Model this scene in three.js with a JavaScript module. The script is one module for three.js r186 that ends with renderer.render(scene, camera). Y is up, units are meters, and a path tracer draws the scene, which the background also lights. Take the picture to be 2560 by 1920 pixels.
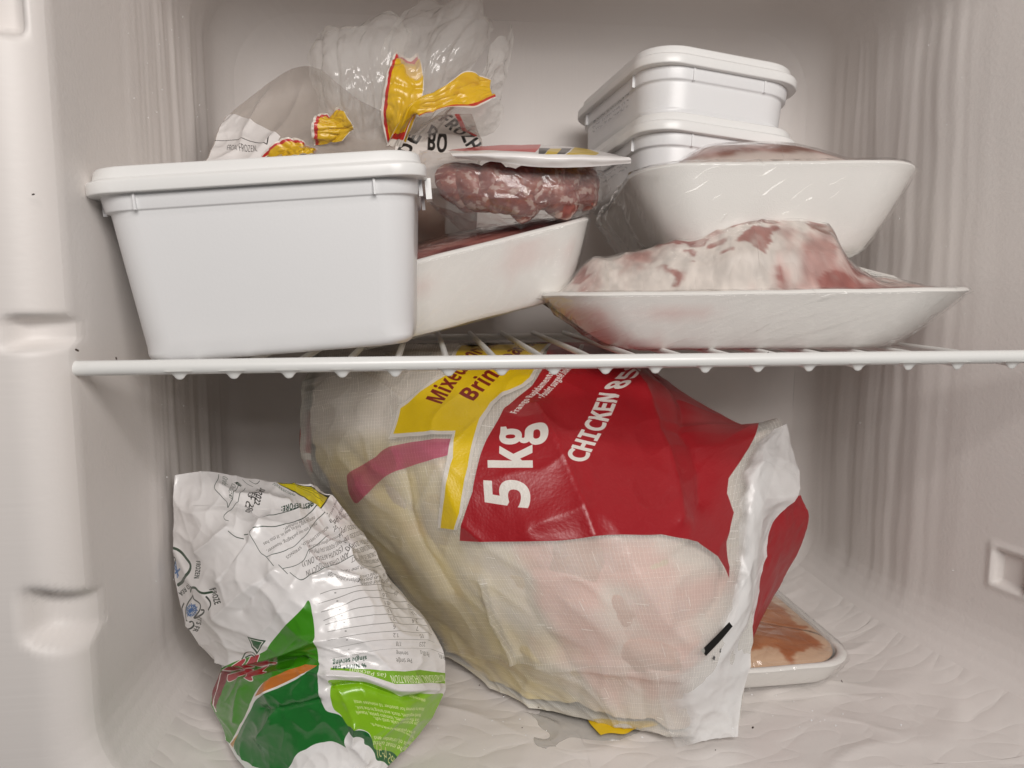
import * as THREE from 'three';
import { ImprovedNoise } from 'three/addons/math/ImprovedNoise.js';
import { mergeGeometries } from 'three/addons/utils/BufferGeometryUtils.js';
import { RectAreaLightUniformsLib } from 'three/addons/lights/RectAreaLightUniformsLib.js';

// ------------------------------------------------------------------ camera, light, exposure
// metres; the back wall of the freezer is z = 0, its floor y = 0
const scene = new THREE.Scene();
const camera = new THREE.PerspectiveCamera(52.8, 4 / 3, 0.05, 10);
camera.position.set(-0.1, 0.29, 0.75);
camera.rotation.order = 'YXZ';
camera.rotation.set(THREE.MathUtils.degToRad(-7.1), THREE.MathUtils.degToRad(-6.6), 0);
camera.focus = 0.49;
camera.userData.fStop = 14;
scene.add(camera);
const renderer = new THREE.WebGLRenderer({ antialias: true });
renderer.setSize(1024, 768);
renderer.toneMapping = THREE.LinearToneMapping;
renderer.toneMappingExposure = 0.74;
renderer.shadowMap.enabled = true;
RectAreaLightUniformsLib.init();
scene.background = new THREE.Color(0.1, 0.099, 0.098);   // the dim room behind the camera
function roomLamp(x, y, z, tx, ty, tz, w, h, color, power) {
  const l = new THREE.RectAreaLight(color, power, w, h);
  l.position.set(x, y, z); l.lookAt(tx, ty, tz); scene.add(l);
  return l;
}
roomLamp(0.08, 0.73, 1.18, 0.0, 0.26, 0.12, 0.7, 0.4, 0xfffaf6, 15.6);   // ceiling lamp behind and above the camera

// ------------------------------------------------------------------ helpers
const PN = new ImprovedNoise();
const noise = (x, y = 0, z = 0) => PN.noise(x + 31.7, y + 17.3, z + 5.1);
const fbm = (x, y, z = 0, o = 4) => { let s = 0, a = 0.5, f = 1; for (let i = 0; i < o; i++) { s += a * noise(x * f, y * f, z * f + i * 7.7); a *= 0.5; f *= 2.03; } return s; };
const ridge = (x, y, z = 0) => { const n = 1 - Math.abs(noise(x, y, z)) * 2; return n > 0 ? n * n * n : 0; };
const smooth = (a, b, x) => { const t = Math.min(1, Math.max(0, (x - a) / (b - a))); return t * t * (3 - 2 * t); };
const lerp = (a, b, t) => a + (b - a) * t;
const mixc = (a, b, t) => [lerp(a[0], b[0], t), lerp(a[1], b[1], t), lerp(a[2], b[2], t)];
let seed = 7;
const rnd = () => { seed = (seed * 1664525 + 1013904223) >>> 0; return seed / 4294967296; };
const names = {};
function numbered(n) { if (!(n in names)) { names[n] = 0; return n; } names[n]++; return n + '_' + String(names[n]).padStart(3, '0'); }
function thing(name, label, category, group) {
  const o = new THREE.Group(); o.name = numbered(name); scene.add(o);
  o.userData = { label, category }; if (group) o.userData.group = group;
  return o;
}
function part(name, geo, mat, parent, label) {
  const m = new THREE.Mesh(geo, mat); m.name = name; m.castShadow = m.receiveShadow = true;
  if (label) m.userData.label = label;
  parent.add(m); return m;
}
const phys = (o) => new THREE.MeshPhysicalMaterial({ side: THREE.DoubleSide, ...o });
const col = (r, g, b) => new THREE.Color().setRGB(r, g, b);

// a grid of points -> geometry; at(i/nu, j/nv) -> [x, y, z], uv = (u, 1 - v)
function gridGeo(nu, nv, at, uvAt, colorAt) {
  const p = [], uv = [], c = [], ix = [];
  for (let j = 0; j <= nv; j++) for (let i = 0; i <= nu; i++) {
    const u = i / nu, v = j / nv, q = at(u, v);
    p.push(q[0], q[1], q[2]);
    const t = uvAt ? uvAt(u, v, q) : [u, 1 - v]; uv.push(t[0], t[1]);
    if (colorAt) { const k = colorAt(u, v, q); c.push(k[0], k[1], k[2]); }
  }
  for (let j = 0; j < nv; j++) for (let i = 0; i < nu; i++) {
    const a = j * (nu + 1) + i, b = a + 1, d = a + nu + 1, e = d + 1;
    ix.push(a, d, b, b, d, e);
  }
  const g = new THREE.BufferGeometry();
  g.setAttribute('position', new THREE.Float32BufferAttribute(p, 3));
  g.setAttribute('uv', new THREE.Float32BufferAttribute(uv, 2));
  if (colorAt) g.setAttribute('color', new THREE.Float32BufferAttribute(c, 3));
  g.setIndex(ix); g.computeVertexNormals();
  return g;
}
// ------------------------------------------------------------------ measured tables: control points of soft shapes (0.1 mm) and what is printed on them
const NETS = {
  chicken: [[[-1886,2393,900],[-1477,2436,600],[-987,2461,500],[-482,2472,500],[31,2461,500],[494,2428,600],[800,2336,850]],[[-1873,2226,1450],[-1472,2304,1600],[-1022,2335,1650],[-542,2352,1700],[-22,2347,1700],[573,2278,1580],[1094,2076,1300]],[[-1933,1853,1450],[-1504,1998,2000],[-1052,2065,2200],[-590,2100,2300],[-9,2103,2300],[710,1986,2000],[1599,1774,1450]],[[-1897,1471,1380],[-1453,1639,2050],[-1054,1750,2480],[-619,1801,2640],[-30,1799,2700],[737,1712,2400],[1808,1791,1750]],[[-1624,979,1450],[-1292,1160,2100],[-944,1289,2580],[-561,1347,2840],[-29,1370,2970],[619,1335,2860],[1426,1228,2300]],[[-1253,452,1580],[-1016,663,2150],[-727,832,2620],[-371,932,2930],[104,968,3070],[620,956,3040],[1214,807,2650]],[[-867,83,1700],[-672,210,2100],[-421,321,2500],[-94,429,2830],[274,497,3030],[681,523,3050],[1121,435,2820]],[[-613,26,2100],[-382,30,2400],[-130,9,2600],[139,-2,2760],[388,-30,2850],[607,-53,2930],[1024,-24,2920]]],
  green: [[[-2789,1575,2000],[-2570,1620,2000],[-2303,1599,2050],[-2025,1555,2100],[-1809,1526,2100],[-1667,1422,2050]],[[-2760,1328,2050],[-2446,1421,2350],[-2132,1441,2500],[-1849,1420,2550],[-1636,1355,2450],[-1478,1249,2200]],[[-2736,1086,2100],[-2359,1208,2530],[-2014,1271,2750],[-1718,1276,2800],[-1487,1219,2700],[-1323,1060,2350]],[[-2680,778,2200],[-2283,959,2680],[-1912,1078,2950],[-1602,1109,3000],[-1354,1048,2880],[-1179,864,2500]],[[-2533,562,2350],[-2173,737,2780],[-1837,836,3030],[-1526,874,3120],[-1231,824,3020],[-958,619,2600]],[[-2386,388,2420],[-2070,589,2820],[-1778,709,3070],[-1501,757,3170],[-1196,707,3070],[-895,515,2680]],[[-2398,243,2500],[-2078,453,2920],[-1775,566,3160],[-1476,602,3230],[-1162,548,3130],[-893,375,2740]],[[-2328,73,2600],[-2030,271,2980],[-1750,361,3180],[-1460,371,3230],[-1189,322,3150],[-982,185,2820]],[[-2178,-43,2880],[-1951,55,3070],[-1722,109,3190],[-1490,111,3220],[-1310,82,3170],[-1212,3,2980]],[[-1972,42,3200],[-1839,56,3250],[-1666,58,3280],[-1509,48,3280],[-1398,36,3250],[-1334,22,3180]]],
  knotbag: [[[-2558,4261,850],[-2320,4477,750],[-2068,4667,700],[-1841,4705,700],[-1543,4449,850],[-1156,4280,950],[-565,4332,850]],[[-2600,4052,1000],[-2335,4094,1050],[-2019,4167,1100],[-1768,4163,1150],[-1457,4045,1250],[-1059,4054,1250],[-499,4024,1050]],[[-2653,3792,1100],[-2305,3776,1250],[-1991,3767,1350],[-1719,3764,1400],[-1448,3761,1450],[-1031,3775,1400],[-540,3819,1150]],[[-2704,3333,1100],[-2302,3318,1350],[-1982,3311,1500],[-1714,3309,1550],[-1451,3311,1550],[-1038,3322,1450],[-558,3346,1150]],[[-2714,2671,950],[-2363,2616,1200],[-2040,2603,1300],[-1759,2604,1350],[-1484,2603,1350],[-1050,2611,1250],[-585,2664,1000]]],
  lobe1: [[[-1586,3932,1140],[-1495,3958,1180],[-1400,3965,1220],[-1308,3955,1220]],[[-1764,4187,1180],[-1591,4208,1380],[-1409,4230,1430],[-1237,4198,1330]],[[-1837,4495,1130],[-1603,4494,1470],[-1370,4527,1480],[-1141,4493,1330]],[[-1865,4724,1030],[-1584,4834,1280],[-1315,4916,1280],[-1048,4832,1180]],[[-1801,4860,850],[-1576,4990,950],[-1300,5039,950],[-1049,4958,950]]],
  lobe2: [[[-1373,3963,1160],[-1278,3977,1200],[-1185,3991,1200],[-1092,4018,1160]],[[-1301,4237,1250],[-1144,4267,1400],[-933,4301,1400],[-777,4331,1250]],[[-1296,4576,1200],[-1048,4579,1450],[-811,4621,1450],[-539,4635,1200]],[[-1189,4912,1050],[-954,4954,1250],[-651,4978,1300],[-382,4932,1050]],[[-949,5214,800],[-787,5259,850],[-559,5274,850],[-358,5162,800]]],
  lobe3: [[[-1153,4003,1240],[-1059,4015,1280],[-967,4035,1280],[-888,4088,1200]],[[-965,4145,1300],[-800,4224,1450],[-648,4337,1430],[-524,4530,1200]],[[-762,4131,1200],[-584,4286,1380],[-432,4508,1300],[-350,4836,1050]],[[-556,4120,950],[-356,4283,1100],[-287,4604,1000],[-287,5058,820]]],
  strip1: [[[-1248,3986,1320],[-1114,3977,1320]],[[-1286,4157,1450],[-1025,4166,1480]],[[-1262,4347,1500],[-969,4358,1520]],[[-1214,4534,1440],[-972,4528,1460]],[[-1163,4652,1320],[-1007,4657,1320]]],
  strip2: [[[-1252,3964,1380],[-1137,3960,1380]],[[-1149,4121,1500],[-1054,4131,1530]],[[-1041,4258,1540],[-995,4164,1600]],[[-817,4356,1570],[-791,4210,1620]],[[-652,4482,1520],[-592,4218,1580]],[[-463,4456,1440],[-431,4314,1480]]],
  strip3: [[[-1800,3963,1320],[-1579,3998,1380]],[[-1798,4068,1400],[-1487,4072,1460]],[[-1766,4164,1400],[-1539,4167,1440]],[[-1691,4230,1320],[-1595,4222,1340]]],
  strip4: [[[-2265,3850,1200],[-2066,3828,1250]],[[-2054,4007,1280],[-1969,3865,1360]],[[-1893,4024,1300],[-1842,3888,1380]],[[-1787,3971,1280],[-1781,3914,1300]]],
  pack: [[[-1012,3836,2020],[-787,3766,2180],[-497,3738,2230],[-201,3717,2230],[84,3726,2170],[297,3725,2000]],[[-1001,3677,2050],[-792,3624,2270],[-511,3581,2370],[-222,3573,2370],[62,3602,2280],[333,3623,2000]],[[-970,3550,2000],[-792,3475,2220],[-508,3440,2330],[-215,3444,2330],[48,3485,2220],[312,3518,1950]],[[-794,3390,1900],[-687,3336,2000],[-486,3335,2100],[-208,3351,2100],[36,3403,2000],[241,3470,1850]]],
  flap: [[[-790,3929,1500],[-458,3965,1500],[-122,3978,1500],[218,3961,1500],[501,3916,1500]],[[-801,3791,2200],[-517,3795,2300],[-226,3801,2300],[94,3798,2250],[381,3796,2150]],[[-794,3751,2350],[-520,3739,2470],[-242,3730,2500],[76,3735,2460],[400,3761,2300]],[[-767,3734,2320],[-505,3695,2440],[-238,3665,2470],[84,3679,2430],[411,3731,2280]]],
  redside: [[[1467,1354,2200],[1711,1314,2050],[1989,1254,1780]],[[1430,1138,2300],[1714,1070,2100],[2051,1014,1800]],[[1353,817,2400],[1571,736,2200],[1821,636,1900]],[[1135,230,2700],[1228,339,2580],[1429,438,2300]]],
  gusset: [[[-1945,1928,1330],[-1861,1934,1380]],[[-1984,1727,1280],[-1879,1744,1380]],[[-1977,1564,1280],[-1888,1563,1360]],[[-1942,1427,1230],[-1883,1443,1330]]],
  yellowcorner: [[[71,10,2700],[300,35,2770],[532,26,2820]],[[79,11,2760],[287,23,2820],[492,33,2860]],[[119,1,2870],[271,13,2880],[381,27,2870]]],
  hem: [[[1640,1758,1780],[1718,1796,1820],[1864,1813,1700]],[[1417,1693,2050],[1544,1700,2100],[1853,1571,1900]],[[1234,1518,2250],[1413,1555,2300],[1847,1343,2000]],[[1156,1297,2400],[1320,1301,2430],[1566,1193,2200]],[[1060,1051,2600],[1212,1044,2600],[1401,964,2400]],[[989,902,2720],[1121,876,2740],[1298,762,2550]],[[703,647,2980],[910,653,2960],[1177,592,2740]],[[460,414,3020],[757,428,3030],[1097,350,2870]],[[505,172,2980],[763,194,3000],[1034,175,2950]],[[583,-35,3000],[790,-7,2980],[998,6,2980]]],
  mark: [[[700,653,3080],[733,614,3080]],[[797,738,3070],[827,704,3070]],[[893,811,3040],[917,781,3040]]],
  loose: [[[-490,-51,2350],[-210,-26,2400],[200,-56,2500],[559,-53,2650]],[[-268,-26,2600],[-66,-9,2700],[185,-24,2800],[513,-47,2800]],[[-320,-35,2860],[-73,-55,2880],[161,-73,2900],[435,-83,2880]],[[-216,-55,2950],[-8,-70,2950],[202,-86,2950],[366,-83,2930]]]
};
const PRINTS = {
  chicken: { w: 2048, h: 1792, ops: [
    ["P","rgba(176,40,86,0.55)",[260,807,292,783,356,763,465,729,565,690,880,675,861,743,691,769,543,797,425,838,316,887,245,900],1],
    ["P","RED",[1353,-32,1398,118,1296,335,1237,417,1113,527,1036,684,959,876,837,1035,1089,1034,1276,1032,1442,1020,1635,1022,1766,1059,1847,1121,1913,1207,1890,1075,1916,985,1879,925,1876,882,1931,806,2069,551,2066,668,2090,390,2090,134,2061,-32,2012,-32,1744,-32],0],
    ["P","#d6cfc6",[896,58,862,197,830,349,776,364,691,421,634,470,592,492,575,563,558,647,881,651,849,779,798,882,722,995,847,996,895,942,964,789,993,688,1020,593,1064,508,1110,464,1203,419,1248,384,1286,312,1356,178,1447,39],0],
    ["P","YEL",[911,66,883,198,843,346,784,377,699,431,642,478,604,501,589,564,575,627,895,632,882,755,816,891,738,995,830,995,879,942,949,788,979,681,1005,579,1052,494,1099,449,1193,406,1233,372,1268,312,1335,179,1422,41],0],
    ["T","#7a1712","Mixed Portions",[812.3,501.4,1136.8,31.8,728.6,469.8],"bold"],
    ["T","#7a1712","Brine-based",[969.3,493.5,1346.7,56.0,897.2,453.3],"bold"],
    ["T","#e6dcd6","Frango Rapidamente",[1157.3,565.0,1344.6,359.3,1131.2,558.4],"bold"],
    ["T","#e6dcd6","• Poulet surgelé Individuellement",[1265.3,500.9,1511.9,232.8,1243.7,487.0],"bold"],
    ["T","#e6dcd6","Individualmente",[1407.3,339.4,1631.2,59.0,1389.5,324.1],"bold"],
    ["T","#e2dcd4","5",[1184.0,933.5,1193.3,837.4,1009.3,921.8],"bold"],
    ["T","#e2dcd4","kg",[1208.7,809.2,1219.9,617.2,1049.4,808.3],"bold"],
    ["T","#e2dcd4","CHICKEN",[1391.7,782.9,1566.7,462.3,1325.4,776.0],"mono"],
    ["T","#e2dcd4","85%B",[1586.9,435.1,1893.9,168.8,1508.2,442.2],"mono"],
    ["P","#4a4a4c",[1860,1450,1871,1457,1866,1470,1851,1462],0],
    ["P","#4a4a4c",[1786,1489,1798,1496,1793,1508,1779,1501],0],
    ["P","#4a4a4c",[1909,1416,1921,1423,1915,1437,1900,1428],0],
    ["P","#4a4a4c",[1832,1468,1844,1476,1839,1488,1824,1481],0]
  ] },
  green: { w: 1664, h: 2048, ops: [
    ["P","#3d8a10",[881,861,879,920,855,1085,853,1169,757,1156,664,1197,483,1284,401,1344,337,1438,245,1542,102,1652,-30,1719,-30,1744,-30,1500,-30,1329,-30,1183,72,1122,203,1078,316,1059,435,1028,517,989,568,928,651,861,736,810,836,754,887,726],1],
    ["P","#7c1420",[-30,1256,14,1160,83,1136,93,1178,90,1368,44,1466,22,1454],0],
    ["P","#e9e4de",[5,1187,13,1184,37,1329,28,1489,13,1489,32,1342],0],
    ["P","#b8172c",[9,1166,88,1123,176,1108,204,1144,197,1178,141,1171,84,1178],1],
    ["L","#ede6e0",7,[9,1166,88,1123,176,1108,204,1144,197,1178,141,1171,84,1178,9,1166],1],
    ["P","#b8172c",[239,1091,300,1062,325,1067,307,1114,329,1155,273,1162,243,1167,238,1132],1],
    ["L","#ede6e0",7,[239,1091,300,1062,325,1067,307,1114,329,1155,273,1162,243,1167,238,1132,239,1091],1],
    ["P","#b8172c",[367,1048,448,1026,443,1072,493,1141,438,1146,357,1156,341,1101],1],
    ["L","#ede6e0",7,[367,1048,448,1026,443,1072,493,1141,438,1146,357,1156,341,1101,367,1048],1],
    ["P","#b8172c",[76,1205,166,1186,280,1166,277,1203,231,1231,184,1252,126,1267,89,1241],1],
    ["L","#ede6e0",7,[76,1205,166,1186,280,1166,277,1203,231,1231,184,1252,126,1267,89,1241,76,1205],1],
    ["P","#b8172c",[269,1202,395,1158,427,1156,424,1196,462,1203,444,1228,394,1246,381,1274,346,1273,300,1237],1],
    ["L","#ede6e0",7,[269,1202,395,1158,427,1156,424,1196,462,1203,444,1228,394,1246,381,1274,346,1273,300,1237,269,1202],1],
    ["P","#0f3d1f",[431,884,537,916,428,1029,424,962],0],
    ["P","#e8e6df",[437,897,521,922,442,1006,434,955],0],
    ["P","#1c5b30",[443,903,510,926,452,989,442,951],0],
    ["L","#0f3d1f",7,[297,1062,347,1013,393,1003,417,1036],1],
    ["L","#0f3d1f",9,[328,1051,379,1035,403,1049],1],
    ["P","#f0ece4",[854,1170,817,1179,726,1237,586,1309,399,1391,310,1485,213,1580,62,1703,17,1732,16,1782,3,1746,-30,1719,181,1615,257,1531,370,1409,394,1373,490,1326,638,1251,755,1189],0],
    ["P","#c9762e",[848,1167,751,1152,663,1192,483,1284,426,1332,390,1382,479,1349,641,1275,756,1221],0],
    ["P","#c08a48",[192,1613,92,1669,-30,1719,6,1744,74,1698,158,1651],0],
    ["P","#1d6f2a",[854,1175,816,1186,727,1246,587,1316,405,1398,325,1485,232,1574,66,1711,32,1758,21,1826,-30,1939,606,1928,661,1765,719,1711,788,1674,864,1657,918,1663,1002,1686,1092,1722,1063,1659,1027,1593,996,1545,949,1505,881,1485,853,1451,838,1419,838,1343],1],
    ["P","#efedec",[598,1757,722,1689,809,1664,891,1666,1010,1709,978,1642,1078,1521,1154,1546,1393,1778,1698,1992,342,2089],1],
    ["P","#86bb1c",[920,1283,1017,1289,1134,1312,1208,1344,1286,1390,1352,1427,1400,1417,1505,1427,1631,1445,1666,1469,1681,1557,1698,1679,1698,1773,1698,1846,1698,1895,1434,1799,1280,1759,1195,1686,1166,1641,1134,1604,1073,1576,1002,1563,960,1506,923,1472,911,1412,912,1341],1],
    ["P","#17602a",[1004,1563,1073,1582,1129,1604,1166,1641,1198,1686,1241,1709,1334,1720,1467,1749,1698,1844,1698,1895,1698,1899,1397,1789,1289,1768,1227,1722,1160,1678,1122,1664,1107,1636,1057,1617,1015,1605],1],
    ["T","#cfd28a","(Serves 4-5)",[1698.1,1870.4,1260.2,1735.1,1638.6,1801.8],"sans-serif"],
    ["P","#7fb32a",[937,1190,1069,1206,1187,1221,1264,1240,1366,1254,1479,1253,1574,1284,1665,1309,1659,1392,1654,1384,1523,1355,1398,1343,1290,1332,1233,1304,1160,1265,1097,1236,1005,1216,936,1208],0],
    ["T","#eef4d2","NUTRITIONAL INFORMATION",[1655.8,1320.9,1268.0,1272.7,1660.0,1370.6],"sans-serif"],
    ["T","#eef4d2","(as Packed)",[1253.9,1261.7,1053.3,1199.5,1245.2,1288.0],"sans-serif"],
    ["T","#1d4a33","% NRVs* per",[1156.2,1168.1,947.0,1178.8,1153.0,1200.6],"bold"],
    ["T","#1d4a33","single serving",[1167.1,1102.1,950.7,1130.9,1166.5,1143.7],"bold"],
    ["T","#4a4a46","Per single",[1439.3,1152.8,1339.9,1142.0,1436.4,1191.1],"sans-serif"],
    ["T","#4a4a46","serving",[1427.5,1082.8,1355.2,1064.1,1424.5,1123.6],"sans-serif"],
    ["T","#4a4a46","Per 100 g",[1563.5,1105.8,1503.2,1080.7,1558.6,1150.5],"sans-serif"],
    ["T","#4a4a46","Per 80 g",[1665.6,1147.2,1628.0,1125.8,1663.8,1187.9],"sans-serif"],
    ["L","#8b8986",3,[968,693,1066,673,1204,667,1389,652,1576,645],1],
    ["L","#8b8986",3,[942,738,1069,717,1199,693,1361,685,1605,679],1],
    ["L","#8b8986",3,[945,777,1089,754,1232,724,1451,724,1671,727],1],
    ["L","#8b8986",3,[947,816,1075,787,1212,765,1468,764,1657,770,1670,797],1],
    ["L","#8b8986",3,[953,836,1063,818,1224,804,1455,803,1592,814,1663,822],1],
    ["L","#8b8986",3,[958,872,1111,855,1346,842,1498,845,1633,860,1645,901],1],
    ["L","#8b8986",3,[952,923,1119,899,1359,885,1529,896,1633,917],1],
    ["L","#8b8986",3,[945,1000,1127,960,1258,943,1436,943,1573,963,1624,984],1],
    ["L","#8b8986",3,[941,1111,1117,1075,1244,1041,1438,1036,1595,1075,1668,1134],1],
    ["L","#6a6866",5,[1069,690,1078,689],0],
    ["L","#6a6866",5,[1063,732,1072,731],0],
    ["L","#6a6866",5,[1063,771,1071,770],0],
    ["L","#6a6866",5,[1067,799,1075,798],0],
    ["L","#6a6866",5,[1071,829,1079,829],0],
    ["L","#6a6866",5,[1065,873,1073,873],0],
    ["L","#6a6866",5,[1060,929,1068,928],0],
    ["L","#6a6866",5,[1060,1015,1067,1013],0],
    ["T","#55524f","30",[1491.3,653.6,1446.6,655.0,1471.4,677.0],"sans-serif"],
    ["T","#55524f","2.6",[1490.9,693.3,1429.4,695.2,1470.7,714.6],"sans-serif"],
    ["T","#55524f","<0.1",[1480.0,733.5,1406.9,735.0,1461.5,753.0],"sans-serif"],
    ["T","#55524f","0.3",[1446.0,773.4,1397.1,773.3,1431.7,791.9],"sans-serif"],
    ["T","#55524f","2.7",[1430.2,811.9,1385.8,811.1,1418.1,830.6],"sans-serif"],
    ["T","#55524f","6",[1397.6,853.4,1382.5,852.2,1388.2,874.1],"sans-serif"],
    ["T","#55524f","1.2",[1402.9,898.9,1365.0,896.5,1395.3,924.5],"sans-serif"],
    ["T","#55524f","178",[1402.3,963.3,1365.8,958.9,1397.4,1003.6],"sans-serif"],
    ["T","#55524f","<0.1",[1677.7,739.3,1635.5,741.0,1670.1,760.3],"sans-serif"],
    ["T","#55524f","3.4",[1650.5,776.7,1619.0,776.8,1651.1,796.8],"sans-serif"],
    ["T","#55524f","3.4",[1619.5,820.6,1569.1,820.1,1597.2,841.1],"sans-serif"],
    ["T","#55524f","7",[1574.1,862.4,1557.7,860.9,1557.1,885.0],"sans-serif"],
    ["T","#55524f","15",[1569.0,913.0,1540.4,910.6,1556.1,943.2],"sans-serif"],
    ["T","#55524f","223",[1554.7,980.8,1515.3,975.9,1546.7,1025.8],"sans-serif"],
    ["T","#eaf3b8","vegetables and serve with rice",[1520.5,1468.8,1415.0,1423.7,1517.7,1484.8],"sans-serif"],
    ["T","#eaf3b8","Allow to simmer for another 10 minutes until",[1526.7,1517.3,1047.2,1419.3,1532.7,1535.3],"sans-serif"],
    ["T","#eaf3b8","Mixed vegetables, stock and bring to the boil.",[1504.7,1546.8,1054.9,1454.7,1512.5,1564.8],"sans-serif"],
    ["T","#eaf3b8","Dice the tomatoes, tomato paste, Haveli",[1497.4,1570.8,1052.0,1480.9,1507.0,1589.3],"sans-serif"],
    ["T","#eaf3b8","Use potatoes to cook until soft.",[1492.6,1587.7,1158.2,1523.5,1505.8,1606.2],"sans-serif"],
    ["T","#eaf3b8","Put in the potatoes and one cup of",[1558.3,1650.1,1137.6,1555.9,1584.0,1668.0],"sans-serif"],
    ["T","#eaf3b8","Fry for a few minutes",[1615.0,1688.5,1310.8,1599.5,1635.8,1704.0],"sans-serif"],
    ["T","#eaf3b8","Brown in the oil, coriander and",[1661.8,1718.4,1170.6,1623.4,1676.5,1738.1],"sans-serif"],
    ["T","#eaf3b8","Pan fry the meat until",[1692.8,1750.9,1179.1,1650.0,1698.1,1771.9],"sans-serif"],
    ["T","#1d3a2c","BEST BEFORE:",[1251.7,122.6,941.8,170.3,1234.1,151.0],"bold"],
    ["L","#2a3a32",4,[730,255,909,209,1123,166,1230,138],1],
    ["L","#2a3a32",4,[740,533,708,478,676,446,660,355,678,335,868,291,1057,241,1166,189,1270,149],1],
    ["L","#2a3a32",3,[708,478,859,436,1014,358,1206,225,1410,151],1],
    ["L","#2a3a32",4,[771,527,806,576],1],
    ["L","#2a3a32",3,[791,548,925,510,1041,423,1253,319],1],
    ["L","#2a3a32",4,[824,570,874,611,954,587,1096,549],1],
    ["L","#2a3a32",3,[1083,551,1295,491,1392,524,1512,522,1653,492],1],
    ["T","#4c4946","toll-free number.",[1150.5,209.2,890.4,305.4,1150.1,226.2],"sans-serif"],
    ["T","#4c4946","material may find its way in. If this has",[1214.6,194.7,715.9,398.0,1215.9,210.9],"sans-serif"],
    ["T","#4c4946","makes it into our packaging. However,",[1210.0,229.5,721.4,441.1,1211.5,246.2],"sans-serif"],
    ["T","#4c4946","ROAD, NIEUWEVELD, SPRINGS",[1295.2,249.0,831.9,474.6,1299.0,263.4],"sans-serif"],
    ["T","#4c4946","ING FOODS (SA) (Pty) Ltd.",[1307.3,369.8,1005.0,441.4,1294.3,397.0],"sans-serif"],
    ["T","#4c4946","consumer@mccain.co.za",[1348.9,320.9,1032.4,402.0,1339.0,340.2],"sans-serif"],
    ["T","#4c4946","(SOUTH AFRICA ONLY)",[1284.2,416.4,926.1,509.4,1273.2,448.3],"sans-serif"],
    ["T","#4c4946","ANY OTHER PRODUCT IN",[1293.5,458.2,927.0,563.3,1286.2,488.0],"sans-serif"],
    ["T","#4c4946","PRODUCED IN SOUTH",[1686.9,254.4,1332.5,322.1,1668.0,285.7],"sans-serif"],
    ["T","#4c4946","FOODS (Pty) Ltd.",[1698.1,206.4,1326.8,267.0,1674.7,237.0],"sans-serif"],
    ["T","#4c4946","to ensure there is a",[1667.4,130.6,1329.1,220.8,1664.9,157.6],"sans-serif"],
    ["T","#4c4946","from the farm,",[1698.1,71.4,1402.5,205.9,1698.1,94.9],"sans-serif"],
    ["T","#4c4946","same conta",[1698.1,17.8,1399.1,167.8,1698.1,31.2],"sans-serif"],
    ["T","#4c4946","REVIEW 208. E-MAIL",[1669.8,321.4,1292.6,387.9,1668.2,350.0],"sans-serif"],
    ["T","#4c4946","CONSUMER SERVICES 0800",[1659.1,359.3,1281.1,438.2,1662.6,386.2],"sans-serif"],
    ["T","#4c4946","ONLINE US ABOUT THIS",[1663.9,407.6,1313.3,477.5,1654.0,434.4],"sans-serif"],
    ["T","#4c4946","INFORMATION ABOUT THIS PRODUCT",[1668.7,448.3,1296.4,498.9,1656.7,473.3],"sans-serif"],
    ["T","#4c4946","(Nutritional information",[1296.5,641.1,1072.8,588.9,1276.2,659.3],"sans-serif"],
    ["T","#4c4946","of the case with the Table",[1556.2,540.9,1177.5,563.7,1536.6,559.7],"sans-serif"],
    ["T","#4c4946","Fruit and Food Control",[1568.3,565.2,1280.2,609.0,1554.3,583.1],"sans-serif"],
    ["T","#4c4946","values as packed",[1580.3,589.2,1259.9,628.3,1564.1,607.1],"sans-serif"],
    ["T","#4c4946","years and older",[1577.1,609.2,1279.7,646.2,1560.8,626.8],"sans-serif"],
    ["T","#4c4946","a for",[1664.5,529.7,1599.2,562.7,1668.9,549.2],"sans-serif"],
    ["T","#4c4946","ates",[1668.6,570.0,1599.5,597.6,1666.6,591.7],"sans-serif"],
    ["T","#4c4946","suppl",[1682.3,603.6,1602.0,636.4,1680.7,624.4],"sans-serif"],
    ["T","#4c4946","and/for",[1679.8,652.6,1600.3,674.1,1666.9,675.6],"sans-serif"],
    ["P","#2b2a20",[989,3,1060,-1,1177,1,1267,10,1402,16,1627,7,1461,84,1298,155,1217,116,1131,74,1080,37],0],
    ["P","#d9c81e",[1002,5,1064,2,1173,4,1262,13,1394,27,1566,29,1434,89,1301,146,1227,113,1138,64,1091,33],0],
    ["L","#4a4412",3,[1140,4,1276,47,1416,87],1],
    ["L","#4a4412",3,[1174,6,1311,37,1467,55],1],
    ["L","#4a4412",3,[1202,8,1339,29,1532,18],1],
    ["T","#33503f","1000007804",[948.8,13.6,1097.2,99.3,976.6,4.1],"sans-serif"],
    ["L","#2a3a32",4,[517,11,496,52,458,92,493,127,532,159,533,195,563,157,661,59,637,45],1],
    ["L","#2a3a32",3,[714,15,744,40,777,57],1],
    ["L","#2a3a32",3,[767,13,810,34,854,10],1],
    ["L","#2a3a32",3,[712,69,677,106,605,159,549,214,499,243,498,265,524,274],1],
    ["L","#2a3a32",5,[516,335,546,362,590,371],1],
    ["L","#2a3a32",5,[606,349,641,352],1],
    ["T","#33443a","Choice",[613.1,47.4,556.8,131.5,643.4,53.9],"italic"],
    ["T","#33443a","Grade",[548.4,13.9,526.4,81.1,588.3,14.4],"italic"],
    ["T","#1c3526","9",[696.9,58.5,658.2,34.0,672.6,69.9],"bold"],
    ["T","#2a2826","JUN 2022",[841.1,54.0,740.7,162.9,875.3,61.7],"mono"],
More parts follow.
